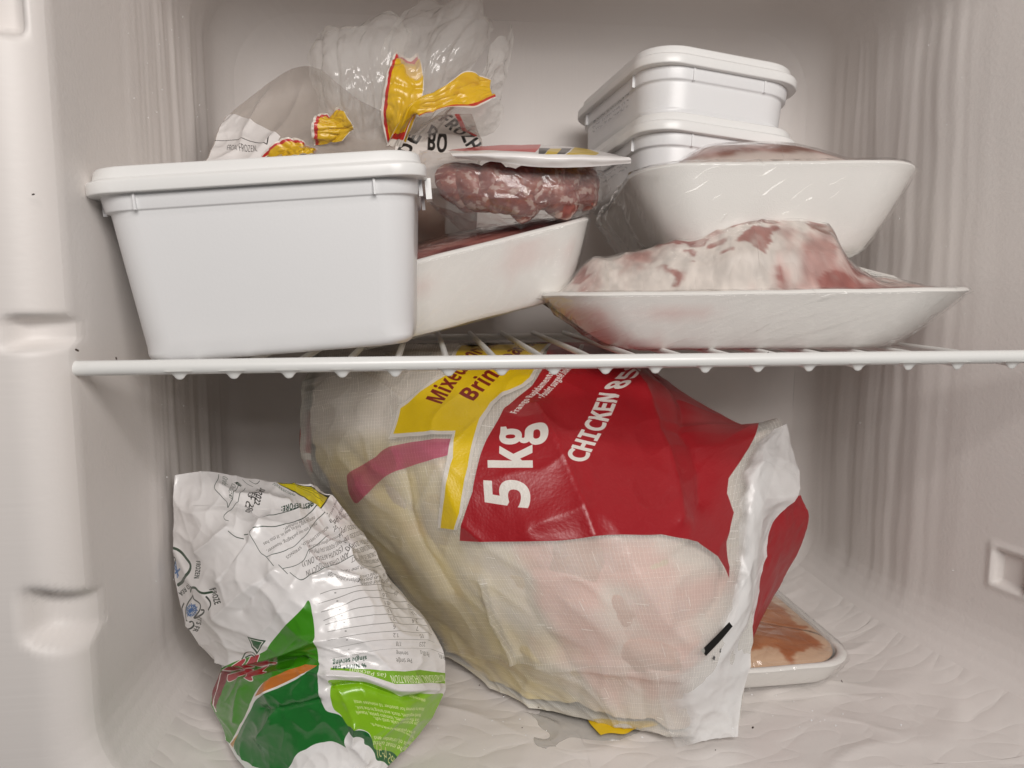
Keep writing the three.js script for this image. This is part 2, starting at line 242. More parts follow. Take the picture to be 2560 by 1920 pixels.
    ["T","#2a2826","17 DEC 2020",[810.7,64.8,651.8,208.9,839.2,71.0],"mono"],
    ["T","#2a2826","S3 C2",[734.1,109.8,662.3,168.4,758.8,116.5],"mono"],
    ["L","#1c3d26",15,[9,423,68,437,119,470,158,512,137,553,81,587,14,610],1],
    ["L","#15271c",10,[6,478,37,485,19,509,0,524],1],
    ["L","#2f6cad",9,[7,513,36,549],0],
    ["L","#2f6cad",9,[8,556,67,535],0],
    ["L","#2f6cad",9,[8,535,40,567],0],
    ["L","#2f6cad",9,[30,504,24,574],0],
    ["T","#15221a","FROZEN",[214.1,491.3,178.8,577.6,252.9,490.2],"bold"],
    ["T","#15221a","TO REA",[138.9,595.5,6.0,646.8,157.0,612.5],"bold"],
    ["L","#1c3d26",11,[127,638,155,620,190,618,216,635,242,645,281,642],1],
    ["L","#15221a",8,[41,699,8,727,-4,774],1],
    ["L","#15221a",8,[-30,841,11,840,57,820,71,795,50,798],1],
    ["L","#15221a",8,[153,655,93,689,46,732,28,768,37,789],1],
    ["L","#15221a",8,[153,655,154,675,195,699,176,736,102,776,194,751,222,730,198,728],1],
    ["L","#15221a",8,[252,663,278,688,282,708,264,725],1],
    ["L","#2465a8",6,[49,732,164,731],0],
    ["L","#2465a8",5,[75,732,53,740],0],
    ["L","#2465a8",5,[75,732,62,725],0],
    ["L","#2465a8",5,[139,731,159,724],0],
    ["L","#2465a8",5,[139,731,151,738],0],
    ["L","#2465a8",6,[66,715,146,748],0],
    ["L","#2465a8",5,[85,722,63,724],0],
    ["L","#2465a8",5,[85,722,83,711],0],
    ["L","#2465a8",5,[129,741,150,739],0],
    ["L","#2465a8",5,[129,741,130,753],0],
    ["L","#2465a8",6,[95,702,117,762],0],
    ["L","#2465a8",5,[100,715,84,710],0],
    ["L","#2465a8",5,[100,715,109,702],0],
    ["L","#2465a8",5,[113,748,128,753],0],
    ["L","#2465a8",5,[113,748,103,761],0],
    ["L","#2465a8",6,[125,697,85,767],0],
    ["L","#2465a8",5,[118,713,111,702],0],
    ["L","#2465a8",5,[118,713,135,702],0],
    ["L","#2465a8",5,[95,751,100,762],0],
    ["L","#2465a8",5,[95,751,76,762],0],
    ["L","#2465a8",6,[151,701,59,763],0],
    ["L","#2465a8",5,[132,715,137,702],0],
    ["L","#2465a8",5,[132,715,153,709],0],
    ["L","#2465a8",5,[81,749,74,762],0],
    ["L","#2465a8",5,[81,749,58,754],0],
    ["L","#2465a8",6,[165,714,46,750],0],
    ["L","#2465a8",5,[140,722,154,710],0],
    ["L","#2465a8",5,[140,722,159,723],0],
    ["L","#2465a8",5,[73,742,57,754],0],
    ["L","#2465a8",5,[73,742,53,741],0],
    ["T","#15221a","FROZE",[271.4,626.9,314.8,704.4,321.2,617.1],"bold"],
    ["T","#15221a","IT'S FR",[153.3,760.0,17.3,855.9,183.3,768.4],"bold"]
  ] },
  knotbag: { w: 1536, h: 1024, ops: [
    ["P","#e4e0de",[9,-19,164,107,337,228,466,322,429,368,346,466,23,558,-1,714,814,716,816,484,228,550,48,551,7,450],0],
    ["P","#e4e0de",[9,-19,164,107,337,228,447,315,319,448,8,460],0],
    ["L","#2c2826",5,[7,263,217,292,296,322,385,362,411,305],0],
    ["T","#2c2826","FROM FROZEN.",[117.2,369.3,328.5,403.7,114.8,320.2],"sans-serif"],
    ["P","#d9d2cc",[1276,126,1381,-19,1472,-19,1524,153,1523,320,1526,596,1159,595,1209,292],0],
    ["T","#1d1a18","FROZHN",[1409.9,37.7,1510.7,363.2,1454.0,-18.5],"bold"],
    ["T","#1d1a18","BO",[1325.0,360.1,1401.4,368.3,1342.6,188.8],"bold"],
    ["T","#1d1a18","DE",[1194.6,410.9,1269.3,225.1,1244.1,433.3],"bold"],
    ["T","#1d1a18","D",[1340.0,205.0,1365.1,252.9,1376.8,83.7],"bold"],
    ["L","#c8231c",16,[1482,4,1489,125,1516,171],0]
  ] },
  flap: { w: 1024, h: 512, ops: [
    ["P","#cf1f22",[21,-4,-2,59,56,118,291,191,489,236,522,126,542,-9],0],
    ["P","#1a1816",[522,118,506,291,538,285,586,96],0],
    ["P","#e0bd1a",[583,105,541,293,608,288,650,86],0],
    ["P","#1a1816",[651,77,604,288,647,279,711,53],0],
    ["P","#e0bd1a",[717,69,654,285,829,246,879,102,811,-9,738,-9],0]
  ] }
};
const CREASES = {"chicken":[[[0.6049,0.2974,0.6513,0.4527,0.6814,0.5679],0.012,0.006],[[0.9645,0.116,0.8553,0.3512,0.8753,0.5177],0.01,-0.006],[[0.8307,0.1468,0.8151,0.3495,0.8346,0.5453],0.008,0.005],[[0.0067,0.8531,0.3891,0.8264,0.6479,0.8524,0.7905,0.8694],0.006,0.004],[[0.2971,0.4445,0.2825,0.5645,0.3039,0.6891],0.008,-0.004],[[0.4174,0.6692,0.383,0.7553,0.3759,0.8274],0.005,0.004],[[0.0041,0.1702,0.1354,0.1684,0.2369,0.1536],0.006,0.005],[[0.0765,0.1364,0.223,0.2033,0.2914,0.2544],0.004,0.005]],"green":[[[0.3056,0.1539,0.2237,0.1917,0.1508,0.2178],0.006,0.005],[[0.364,0.1904,0.2156,0.2967,0.1702,0.3136],0.007,-0.005],[[0.4503,0.1387,0.3478,0.2114,0.2182,0.2881],0.008,0.006],[[0.4459,0.2728,0.2921,0.3268,0.1788,0.3746],0.008,0.005],[[0.3939,0.2951,0.2691,0.3626],0.006,-0.004],[[0.0145,0.5569,0.1523,0.5788,0.3047,0.5544,0.4451,0.5344],0.004,-0.006],[[0.0452,0.5195,0.1804,0.5418,0.3023,0.5188,0.5291,0.448],0.005,0.005],[[0.1739,0.6157,0.2897,0.6042,0.3888,0.579],0.004,0.004],[[0.166,0.6498,0.1324,0.709,0.1029,0.7588],0.004,0.003],[[0.3246,0.7185,0.2748,0.7667,0.2197,0.8083],0.005,0.004],[[0.2561,0.7199,0.3741,0.712,0.4951,0.6966],0.005,-0.004],[[0.5514,0.6488,0.665,0.6451,0.7579,0.6792,0.8148,0.6981,0.8892,0.6998],0.004,-0.006],[[0.548,0.607,0.6692,0.6199,0.7788,0.6691,0.94,0.6842],0.006,0.005],[[0.7437,0.0727,0.8047,0.09,0.8134,0.1424,0.784,0.2217],0.004,0.004],[[0.8139,0.0628,0.8533,0.1096,0.8684,0.1851],0.004,-0.004],[[0.786,0.2094,0.788,0.2688,0.8893,0.2978],0.004,0.003],[[0.5734,0.2929,0.6842,0.2828,0.756,0.3036],0.003,0.003],[[0.6246,0.7651,0.622,0.8133,0.715,0.8623],0.004,0.004],[[0.3044,0.04,0.3741,0.0608,0.4959,0.0575,0.6125,0.0694],0.006,0.005],[[0.3233,0.0587,0.4139,0.0834,0.4483,0.112],0.005,-0.004]]};
function spline(P, t, k) {
  const n = P.length, i = Math.min(Math.floor(t * (n - 1)), n - 2), f = t * (n - 1) - i;
  const g = (m) => k ? k(P[m]) : P[m];
  const p1 = g(i), p2 = g(i + 1), p0 = i > 0 ? g(i - 1) : p1.map((v, a) => 2 * v - p2[a]), p3 = i + 2 < n ? g(i + 2) : p2.map((v, a) => 2 * v - p1[a]);
  return p1.map((_, a) => 0.5 * (2 * p1[a] + (p2[a] - p0[a]) * f + (2 * p0[a] - 5 * p1[a] + 4 * p2[a] - p3[a]) * f * f + (3 * p1[a] - p0[a] - 3 * p2[a] + p3[a]) * f * f * f));
}
function netAt(name) {
  const N = NETS[name].map((r) => r.map((p) => p.map((v) => v / 1e4)));
  return (u, v) => spline(N, v, (r) => spline(r, u));
}
// soft sheet: spline surface pushed along its normal by disp(u, v, p)
function sheetAt(name, disp) {
  const f = netAt(name);
  return (u, v) => {
    const p = f(u, v);
    if (!disp) return p;
    const e = 0.004, a = f(Math.min(1, u + e), v), b = f(Math.max(0, u - e), v), c = f(u, Math.min(1, v + e)), d = f(u, Math.max(0, v - e));
    const x = [a[0] - b[0], a[1] - b[1], a[2] - b[2]], y = [d[0] - c[0], d[1] - c[1], d[2] - c[2]];
    let n = [x[1] * y[2] - x[2] * y[1], x[2] * y[0] - x[0] * y[2], x[0] * y[1] - x[1] * y[0]];
    const l = Math.hypot(...n) || 1, h = disp(u, v, p);
    return [p[0] + n[0] / l * h, p[1] + n[1] / l * h, p[2] + n[2] / l * h];
  };
}
function backAt(front, depth, limit, sag) {     // the hidden half of a bag: from its outline backwards
  const C = [front(0, 0), front(1, 0), front(0, 1), front(1, 1)];
  return (u, v) => {
    const l = front(0, v), r = front(1, v), t = front(u, 0), b = front(u, 1);
    const q = [0, 1, 2].map((k) => lerp(l[k], r[k], u) + lerp(t[k], b[k], v) - lerp(lerp(C[0][k], C[1][k], u), lerp(C[2][k], C[3][k], u), v));
    const k = Math.sqrt(Math.max(0, Math.sin(Math.PI * u) * Math.sin(Math.PI * v)));
    q[2] -= depth * k; q[1] -= (sag || 0) * k;
    return limit ? limit(q) : q;
  };
}
function printTexture(name, base, over) {
  const { w, h, ops } = PRINTS[name], cv = document.createElement('canvas');
  cv.width = w; cv.height = h;
  const x = cv.getContext('2d');
  x.clearRect(0, 0, w, h); base(x, w, h);
  const path = (f, s, closed) => {
    const n = f.length / 2; x.beginPath();
    if (!s) { for (let i = 0; i < n; i++) x[i ? 'lineTo' : 'moveTo'](f[2 * i], f[2 * i + 1]); if (closed) x.closePath(); return; }
    const q = (i) => { const k = closed ? (i + n) % n : Math.min(n - 1, Math.max(0, i)); return [f[2 * k], f[2 * k + 1]]; };
    x.moveTo(...q(0));
    for (let i = 0; i < (closed ? n : n - 1); i++) { const a = q(i - 1), b = q(i), c = q(i + 1), d = q(i + 2); x.bezierCurveTo(b[0] + (c[0] - a[0]) / 6, b[1] + (c[1] - a[1]) / 6, c[0] - (d[0] - b[0]) / 6, c[1] - (d[1] - b[1]) / 6, c[0], c[1]); }
  };
  const ink = { RED: '#a01620', YEL: '#e2c010' };
  for (const o of ops) {
    x.setTransform(1, 0, 0, 1, 0, 0);
    if (o[0] === 'P') { x.fillStyle = ink[o[1]] || o[1]; path(o[2], o[3], true); x.fill(); }
    if (o[0] === 'L') { x.strokeStyle = o[1]; x.lineWidth = o[2]; x.lineCap = x.lineJoin = 'round'; path(o[3], o[4], false); x.stroke(); }
    if (o[0] === 'T') {
      const [, c, s, [ax, ay, bx, by, tx, ty], f] = o;
      x.font = f === 'mono' ? 'bold 100px monospace' : f === 'bold' ? 'bold 100px sans-serif' : f === 'italic' ? 'italic 100px serif' : '100px sans-serif';
      const W = x.measureText(s).width || 1;
      x.setTransform((bx - ax) / W, (by - ay) / W, (ax - tx) / 71, (ay - ty) / 71, ax, ay);
      x.fillStyle = c; x.fillText(s, 0, 0);
      if (f === 'bold' || f === 'mono') { x.strokeStyle = c; x.lineWidth = f === 'mono' ? 5 : 2; x.strokeText(s, 0, 0); }
    }
  }
  x.setTransform(1, 0, 0, 1, 0, 0);
  if (over) over(x, w, h);
  const t = new THREE.CanvasTexture(cv); t.colorSpace = THREE.SRGBColorSpace; t.anisotropy = 8;
  return t;
}
function dataTexture(n, f, srgb) {
  const d = new Uint8Array(n * n * 4);
  for (let j = 0; j < n; j++) for (let i = 0; i < n; i++) { const k = f(i / n, j / n); for (let a = 0; a < 3; a++) d[(j * n + i) * 4 + a] = Math.max(0, Math.min(255, 255 * (Array.isArray(k) ? k[a] : k))); d[(j * n + i) * 4 + 3] = 255; }
  const t = new THREE.DataTexture(d, n, n); t.magFilter = t.minFilter = THREE.LinearFilter; t.wrapS = t.wrapT = THREE.RepeatWrapping; t.needsUpdate = true;
  if (srgb) t.colorSpace = THREE.SRGBColorSpace;
  return t;
}
// bump maps
const grainBump = dataTexture(512, (u, v) => 0.5 + 0.5 * fbm(u * 60, v * 60, 0, 3));
const foldBump = dataTexture(512, (u, v) => 0.15 + 0.5 * ridge(u * 5 + 0.6 * fbm(u * 3, v * 3), v * 5, 1) + 0.3 * ridge(u * 11 + 3, v * 9, 4) + 0.12 * fbm(u * 6, v * 6));
const crinkleBump = dataTexture(512, (u, v) => { let h = 0; h += ridge(u * 9, v * 9 + fbm(u * 4, v * 4), 1) * 0.5; h += ridge(u * 22 + 3, v * 18, 4) * 0.3; h += ridge(u * 46, v * 40, 9) * 0.15; return 0.1 + 0.7 * h + 0.15 * fbm(u * 6, v * 6); });
function rep(t, x, y) { const c = t.clone(); c.repeat.set(x, y); c.needsUpdate = true; return c; }
// rounded rectangle ring
function ringPts(a, b, r, n) {
  r = Math.max(0.0005, Math.min(r, a - 1e-4, b - 1e-4)); const o = [];
  for (let q = 0; q < 4; q++) {
    const cx = [a - r, -(a - r), -(a - r), a - r][q], cz = [b - r, b - r, -(b - r), -(b - r)][q];
    for (let i = 0; i < n; i++) { const t = (q + i / (n - 1)) * Math.PI / 2; o.push([cx + r * Math.cos(t), cz + r * Math.sin(t)]); }
    const nx = [-(a - r), -a, a - r, a][q], nz = [b, -(b - r), -b, b - r][q], last = o[o.length - 1];
    const m = 18; for (let i = 1; i < m; i++) o.push([lerp(last[0], nx, i / m), lerp(last[1], nz, i / m)]);
  }
  return o;
}
// rings: [a, b, r, y]; closed ends
function loft(rings, n = 9, disp, color) {
  const R = rings.map(([a, b, r]) => ringPts(a, b, r, n)), m = R[0].length, p = [], uv = [], ix = [], c = [];
  let len = 0;
  R.forEach((pts, j) => {
    if (j) len += Math.hypot(rings[j][0] - rings[j - 1][0], rings[j][3] - rings[j - 1][3]);
    let s = 0;
    for (let i = 0; i <= m; i++) {
      const q = pts[i % m]; if (i) s += Math.hypot(q[0] - pts[(i - 1) % m][0], q[1] - pts[(i - 1) % m][1]);
      let P = [q[0], rings[j][3], q[1]];
      if (disp) P = disp(P, i / m, j);
      p.push(...P); uv.push(s * 10, len * 10);
      if (color) c.push(...color(P, i / m, j));
    }
  });
  const w = m + 1;
  for (let j = 0; j < R.length - 1; j++) for (let i = 0; i < m; i++) { const a = j * w + i; ix.push(a, a + w, a + 1, a + 1, a + w, a + w + 1); }
  for (const [j, flip] of [[0, 0], [R.length - 1, 1]]) {
    const k = p.length / 3; p.push(0, rings[j][3], 0); uv.push(0, 0); if (color) c.push(...color([0, rings[j][3], 0], 0, j));
    for (let i = 0; i < m; i++) { const a = j * w + i; flip ? ix.push(k, a + 1, a) : ix.push(k, a, a + 1); }
  }
  const g = new THREE.BufferGeometry();
  g.setAttribute('position', new THREE.Float32BufferAttribute(p, 3)); g.setAttribute('uv', new THREE.Float32BufferAttribute(uv, 2));
  if (color) g.setAttribute('color', new THREE.Float32BufferAttribute(c, 3));
  g.setIndex(ix); g.computeVertexNormals();
  return g;
}
function lump(rx, ry, rz, s, amp = 0.18, detail = 4, freq = 1.6) {
  const g = new THREE.IcosahedronGeometry(1, detail * 5), P = g.attributes.position, uv = g.attributes.uv;
  for (let i = 0; i < P.count; i++) {
    const x = P.getX(i), y = P.getY(i), z = P.getZ(i), k = 1 + amp * 2 * fbm(x * freq + s, y * freq, z * freq, 3);
    P.setXYZ(i, x * k * rx, y * k * ry, z * k * rz); uv.setXY(i, x * 0.5, y * 0.5 + z * 0.3);
  }
  const q = g; q.computeVertexNormals();
  // one normal for each direction, so that the facets do not show
  const N = q.attributes.normal, key = new Map();
  for (let i = 0; i < P.count; i++) { const k = [P.getX(i), P.getY(i), P.getZ(i)].map((v) => Math.round(v * 1e5)).join(); const a = key.get(k) || [0, 0, 0]; a[0] += N.getX(i); a[1] += N.getY(i); a[2] += N.getZ(i); key.set(k, a); }
  for (let i = 0; i < P.count; i++) { const a = key.get([P.getX(i), P.getY(i), P.getZ(i)].map((v) => Math.round(v * 1e5)).join()), l = Math.hypot(...a) || 1; N.setXYZ(i, a[0] / l, a[1] / l, a[2] / l); }
  return q;
}

// ------------------------------------------------------------------ the freezer compartment
const LINER = col(0.79, 0.745, 0.715);   // one white plastic all round
const linerMat = phys({ color: LINER, roughness: 0.5, bumpMap: rep(grainBump, 1, 1), bumpScale: 0.00012 });
const frostMat = phys({ color: LINER, roughness: 0.6, bumpMap: rep(grainBump, 1, 1), bumpScale: 0.00018 });
const iceMat = phys({ color: LINER, roughness: 0.3, bumpMap: rep(foldBump, 0.5, 1), bumpScale: 0.0009, clearcoat: 0.6, clearcoatRoughness: 0.25 });
{
  const X0 = -0.276, X1 = 0.285, Y0 = 0, Y1 = 0.545, cx = (X0 + X1) / 2, cy = (Y0 + Y1) / 2, A = (X1 - X0) / 2, B = (Y1 - Y0) / 2;
  // section path: inset from the walls, depth, corner radius, which piece
  const path = [];
  for (let i = 0; i <= 14; i++) path.push([lerp(0.24, 0.045, i / 14), 0, 0.07, 'back']);
  for (let i = 1; i <= 10; i++) { const t = i / 10 * Math.PI / 2; path.push([0.045 * (1 - Math.sin(t)), 0.045 * (1 - Math.cos(t)), lerp(0.07, 0.055, i / 10), i < 6 ? 'back' : 'wall']); }
  for (let i = 1; i <= 170; i++) path.push([-0.006 * i / 170, lerp(0.045, 0.318, i / 170), lerp(0.055, 0.06, i / 170), 'wall']);
  for (let i = 1; i <= 10; i++) { const t = i / 10 * Math.PI / 2; path.push([-0.006 - 0.022 * (1 - Math.cos(t)), 0.318 + 0.022 * Math.sin(t), 0.06 + 0.01 * i / 10, i < 3 ? 'wall' : 'rim']); }
  for (let i = 1; i <= 60; i++) path.push([-0.028 - 0.16 * i / 60, 0.34, 0.07 + 0.1 * i / 60, 'rim']);
  const NS = 280, NC = 10;
  function ringAt(a, b, r) {   // starts in the middle of the bottom-left corner: left side, top, right side, floor
    const o = [];
    const corner = (sx, sy, t0) => { const q = []; for (let i = 0; i <= NC; i++) { const t = t0 + i / NC * Math.PI / 2; q.push([sx * (a - r) + r * Math.cos(t), sy * (b - r) + r * Math.sin(t)]); } return q; };
    const bl = corner(-1, -1, Math.PI), br = corner(1, -1, 1.5 * Math.PI), tr = corner(1, 1, 0), tl = corner(-1, 1, Math.PI / 2);
    // clockwise seen from the front: left side upwards
    const h = NC / 2, seq = [];
    const L = [...bl.slice(0, h + 1).reverse(), ...tl.slice(h).reverse()], T = [...tl.slice(0, h + 1).reverse(), ...tr.slice(h).reverse()], R = [...tr.slice(0, h + 1).reverse(), ...br.slice(h).reverse()], F = [...br.slice(0, h + 1).reverse(), ...bl.slice(h).reverse()];
    return [L, T, R, F].map((s) => {   // even samples along each side
      const d = [0]; for (let i = 1; i < s.length; i++) d.push(d[i - 1] + Math.hypot(s[i][0] - s[i - 1][0], s[i][1] - s[i - 1][1]));
      const out = []; let k = 0;
      for (let i = 0; i <= NS; i++) { const w = d[d.length - 1] * i / NS; while (k < d.length - 2 && d[k + 1] < w) k++; const f = (w - d[k]) / (d[k + 1] - d[k] || 1); out.push([lerp(s[k][0], s[k + 1][0], f), lerp(s[k][1], s[k + 1][1], f)]); }
      return out;
    });
  }
  const rings = path.map(([d, z, r]) => ringAt(A - d, B - d, Math.max(r - Math.max(0, d) * 0.2, 0.01)));
  const frost = (side, y, z) => {   // frozen runs down the side walls
    const w = z + 0.006 * noise(y * 6 + side * 9, z * 14, side) + 0.002 * noise(y * 22, z * 40, side + 3);
    let h = 0;
    h += 0.0021 * Math.pow(Math.max(0, 0.5 + 0.8 * noise(w * 48, side * 5, y * 0.9)), 2.2) + 0.0007 * Math.max(0, 0.4 + noise(w * 110, y * 1.8, side + 7));
    h += 0.0003 * fbm(w * 130, y * 14, side, 2);
    return h * smooth(0.01, 0.06, z) * (1 - smooth(0.16, 0.25, z + 0.02 * noise(y * 9, side))) * smooth(0.01, 0.06, y) * (1 - smooth(0.48, 0.525, y));
  };
  const sides = [[0, 'left_wall'], [1, 'ceiling'], [2, 'right_wall'], [3, 'floor']];
  const box = (x, a, b, s) => smooth(a - s, a + s, x) * (1 - smooth(b - s, b + s, x));
  const build = (name, kind, side, mat, label) => {
    const idx = []; path.forEach((p, i) => { if (p[3] === kind) idx.push(i); });
    if (idx[0] > 0) idx.unshift(idx[0] - 1);
    const g = gridGeo(NS, idx.length - 1, (u, v) => {
      const j = idx[Math.round(v * (idx.length - 1))], [d, z0] = path[j], q = rings[j][side][Math.round(u * NS)];
      let x = q[0] + cx, y = q[1] + cy, z = z0;
      x += x > cx ? 0.032 * smooth(0.1, 0.318, z) * z / 0.318 * smooth(cx + 0.1, X1 - 0.02, x) : 0;
      if (kind === 'wall' && side === 0) x += frost(0, y, z);
      if (kind === 'wall' && side === 2) {
        x -= frost(2, y, z);
        const zz = z - 0.262, yy = y - 0.09;   // shelf socket with a raised rim
        x += 0.006 * box(yy, -0.012, 0.012, 0.0018) * box(zz, -0.008, 0.014, 0.0018) - 0.0014 * box(yy, -0.017, 0.017, 0.003) * box(zz, -0.0135, 0.02, 0.003);
      }
      if (kind === 'wall' && side === 3) { const f = smooth(0.03, 0.08, z) * (1 - smooth(0.29, 0.318, z)) * smooth(0, 0.08, u) * (1 - smooth(0.92, 1, u)); y += f * (0.0017 * ridge(x * 5 + 2 * noise(z * 4), z * 22 + 1.2 * noise(x * 9)) + 0.0016 * fbm(x * 10, z * 30, 0, 2) + 0.002 * noise(x * 9, z * 12)); }
      if (side === 3) z += 0.045 * smooth(0.16, 0.318, z0) * smooth(0, 0.12, u) * (1 - smooth(0.88, 1, u));
      if (kind === 'back') z += 0.0008 * fbm(x * 12, y * 12);
      if (side === 0 && (kind === 'rim' || z > 0.3)) {   // shelf notches moulded in the left front edge
        const e = smooth(0.3, 0.318, z), s = x - X0;   // s < 0 goes outwards
        const n1 = box(y, 0.2605, 0.2745, 0.003) * (1 - smooth(-0.012, 0.012, s)) * smooth(-0.034, -0.024, s + 0.0);
        const n2 = box(y + 0.35 * (s + 0.016) , 0.103, 0.128, 0.0045) * smooth(-0.036, -0.024, s) ;
        const top = smooth(0.408, 0.418, y + 0.25 * Math.max(0, s + 0.02) ) * (1 - smooth(-0.02, -0.012, s));
        z -= e * (0.012 * n1 + 0.014 * n2) + 0.022 * top * e;
        x -= e * (0.006 * n1 + 0.005 * n2) * (1 - smooth(-0.02, 0.0, -s));
      }
      return [x, y, z];
    }, (u, v, q) => [(side === 0 || side === 2 ? q[2] : q[0]) * 6, (side === 1 || side === 3 ? q[2] : q[1]) * 6]);
    return part(name, g, mat, liner, label);
  };
  const liner = new THREE.Group(); liner.name = 'freezer_compartment'; liner.userData = { kind: 'structure', label: 'white moulded freezer compartment with frosted side walls', category: 'freezer' }; scene.add(liner);
  for (const [s, n] of sides) build(n, 'wall', s, s === 3 ? iceMat : s === 1 ? linerMat : frostMat);
  for (const [s] of sides) build('back_wall', 'back', s, linerMat);
  part('back_wall', new THREE.PlaneGeometry(2 * (A - 0.24) + 0.02, 2 * (B - 0.24) + 0.02).translate(cx, cy, -0.0015), linerMat, liner);
  for (const [s] of sides) build('front_frame', 'rim', s, linerMat);
}
// ------------------------------------------------------------------ wire shelf
{
  const mat = phys({ color: col(0.8, 0.8, 0.78), roughness: 0.32, clearcoat: 0.3, clearcoatRoughness: 0.2 });
  const s = thing('wire_shelf', 'white coated wire shelf across the middle of the freezer', 'shelf');
  const bar = (pts, r, name, seg = 40) => part(name, new THREE.TubeGeometry(new THREE.CatmullRomCurve3(pts.map((p) => new THREE.Vector3(...p))), seg, r, 14, false), mat, s);
  const YR = 0.2484;
  bar([[-0.284, YR - 0.0008, 0.319], [-0.1, YR, 0.3205], [0.1, YR, 0.3205], [0.293, YR, 0.3195]], 0.0041, 'front_rail', 60);
  bar([[-0.272, YR - 0.004, 0.03], [0.28, YR - 0.004, 0.03]], 0.003, 'rear_rail');
  const wires = [-0.2293, -0.2013, -0.1724, -0.1439, -0.1152, -0.0858, -0.0562, -0.0265, 0.0032, 0.0324, 0.062, 0.0938, 0.1251, 0.1555, 0.1875, 0.2188, 0.2545];
  for (const x of wires) {
    const w = bar([[x, YR - 0.0004, 0.03], [x + 0.0003, YR - 0.001, 0.16], [x, YR - 0.0018, 0.28], [x, YR - 0.0041, 0.3215]], 0.0021, 'wire', 30);
    const weld = new THREE.LatheGeometry([[0.0001, -0.0034], [0.0013, -0.0032], [0.0022, -0.0025], [0.0031, -0.0013], [0.0044, -0.0002], [0.0066, 0.0006], [0.0092, 0.0013]].map((q) => new THREE.Vector2(...q)), 20);
    weld.scale(1, 1, 0.4); weld.translate(x, YR - 0.0039, 0.3212);
    w.geometry = mergeGeometries([w.geometry, weld]);
  }
}
// ------------------------------------------------------------------ plastic tubs
const tubMat = phys({ color: col(0.78, 0.78, 0.785), roughness: 0.34, bumpMap: rep(grainBump, 1, 1), bumpScale: 0.00005 });
const lidMat = phys({ color: col(0.82, 0.815, 0.8), roughness: 0.3 });
function makeTub(label, { a, b, H, r, taper, group, latches = [1] }) {
  const t = thing('plastic_tub', label, 'tub', group);
  const k = Math.tan(taper), body = [], at = (y) => (H - y) * k;
  for (let i = 0; i <= 5; i++) { const q = i / 5 * Math.PI / 2, e = 0.006; body.push([a - at(0) - e * (1 - Math.sin(q)) - 0.003, b - at(0) - e * (1 - Math.sin(q)) - 0.003, r - 0.004, e * (1 - Math.cos(q))]); }
  body.unshift([a - at(0) - 0.02, b - at(0) - 0.02, r, 0.0015]);
  const band = H - 0.021;
  for (let i = 1; i <= 20; i++) { const y = lerp(0.006, band, i / 20); body.push([a - at(y) - 0.003, b - at(y) - 0.003, r, y]); }
  body.push([a - at(band) - 0.0022, b - at(band) - 0.0022, r, band + 0.0006], [a - at(band) - 0.0009, b - at(band) - 0.0009, r, band + 0.0013], [a - 0.0012, b - 0.0012, r, H - 0.009], [a - 0.0012, b - 0.0012, r, H - 0.003]);
  part('body', loft(body, 12, ([x, y, z]) => { const c = Math.max(0, 1 - (x / a) ** 2) * Math.max(0, 1 - ((y - H / 2) / (H / 2)) ** 2); return [x, y, z + Math.sign(z) * (Math.abs(z) > b * 0.7 ? c * 0.0012 : 0)]; }), tubMat, t);
  const L = [[a + 0.0004, b + 0.0004, r, H - 0.0115], [a + 0.0026, b + 0.0026, r, H - 0.0116], [a + 0.0034, b + 0.0034, r, H - 0.0106], [a + 0.0034, b + 0.0034, r, H - 0.0055], [a + 0.0028, b + 0.0028, r, H - 0.0042], [a + 0.001, b + 0.001, r, H - 0.0034], [a + 0.0006, b + 0.0006, r, H - 0.0026], [a - 0.0002, b - 0.0002, r, H + 0.0018], [a - 0.0012, b - 0.0012, r, H + 0.003], [a - 0.003, b - 0.003, r, H + 0.0033], [a - 0.006, b - 0.006, r, H + 0.0028], [a - 0.008, b - 0.008, r, H + 0.0008], [a - 0.02, b - 0.02, r, H + 0.0006]];
  const lid = part('lid', loft(L, 12), lidMat, t);
  const rib = (x, z, turn) => { const g = new THREE.BoxGeometry(0.0012, 0.009, 0.0022); g.rotateY(turn); g.translate(x, H - 0.016, z); part('rib', g, tubMat, t); };
  for (const sx of [-1, 1]) for (const sz of [-1, 1]) { rib(sx * (a - r - 0.006), sz * (b - 0.001), 0); rib(sx * (a - 0.001), sz * (b - r - 0.004), Math.PI / 2); }
  for (const sx of latches) { const g = new THREE.BoxGeometry(0.0035, 0.012, 0.016); g.translate(sx * (a + 0.0035), H - 0.0165, b - r - 0.012); part('latch', g, lidMat, lid); }
  return t;
}
const tubBig = makeTub('large white lidded plastic tub at the front of the wire shelf', { a: 0.0905, b: 0.066, H: 0.106, r: 0.02, taper: 0.095 });
const D = THREE.MathUtils.degToRad;
function pose(o, x, y, z, rx = 0, ry = 0, rz = 0) { o.rotation.order = 'YXZ'; o.position.set(x, y, z); o.rotation.set(D(rx), D(ry), D(rz)); return o; }
pose(tubBig, -0.1815, 0.2515, 0.238, 0, -1.2, 4.3);
function poseBy(o, local, target, rx, ry, rz) { pose(o, 0, 0, 0, rx, ry, rz); const v = new THREE.Vector3(...local).applyEuler(o.rotation); o.position.set(target[0] - v.x, target[1] - v.y, target[2] - v.z); return o; }
const shallow = { a: 0.063, b: 0.08, H: 0.047, r: 0.028, taper: 0.05, latches: [], group: 'stacked shallow tubs' };
const tubTop = makeTub('upper of two stacked shallow white plastic tubs behind the meat trays', shallow);
const tubLow = makeTub('lower of two stacked shallow white plastic tubs behind the meat trays', shallow);
poseBy(tubTop, [-0.063, 0.047, 0.08], [0.064, 0.461, 0.195], -5, 9, -5);
poseBy(tubLow, [-0.063, 0.047, 0.08], [0.063, 0.4145, 0.197], -5, 8, -5);
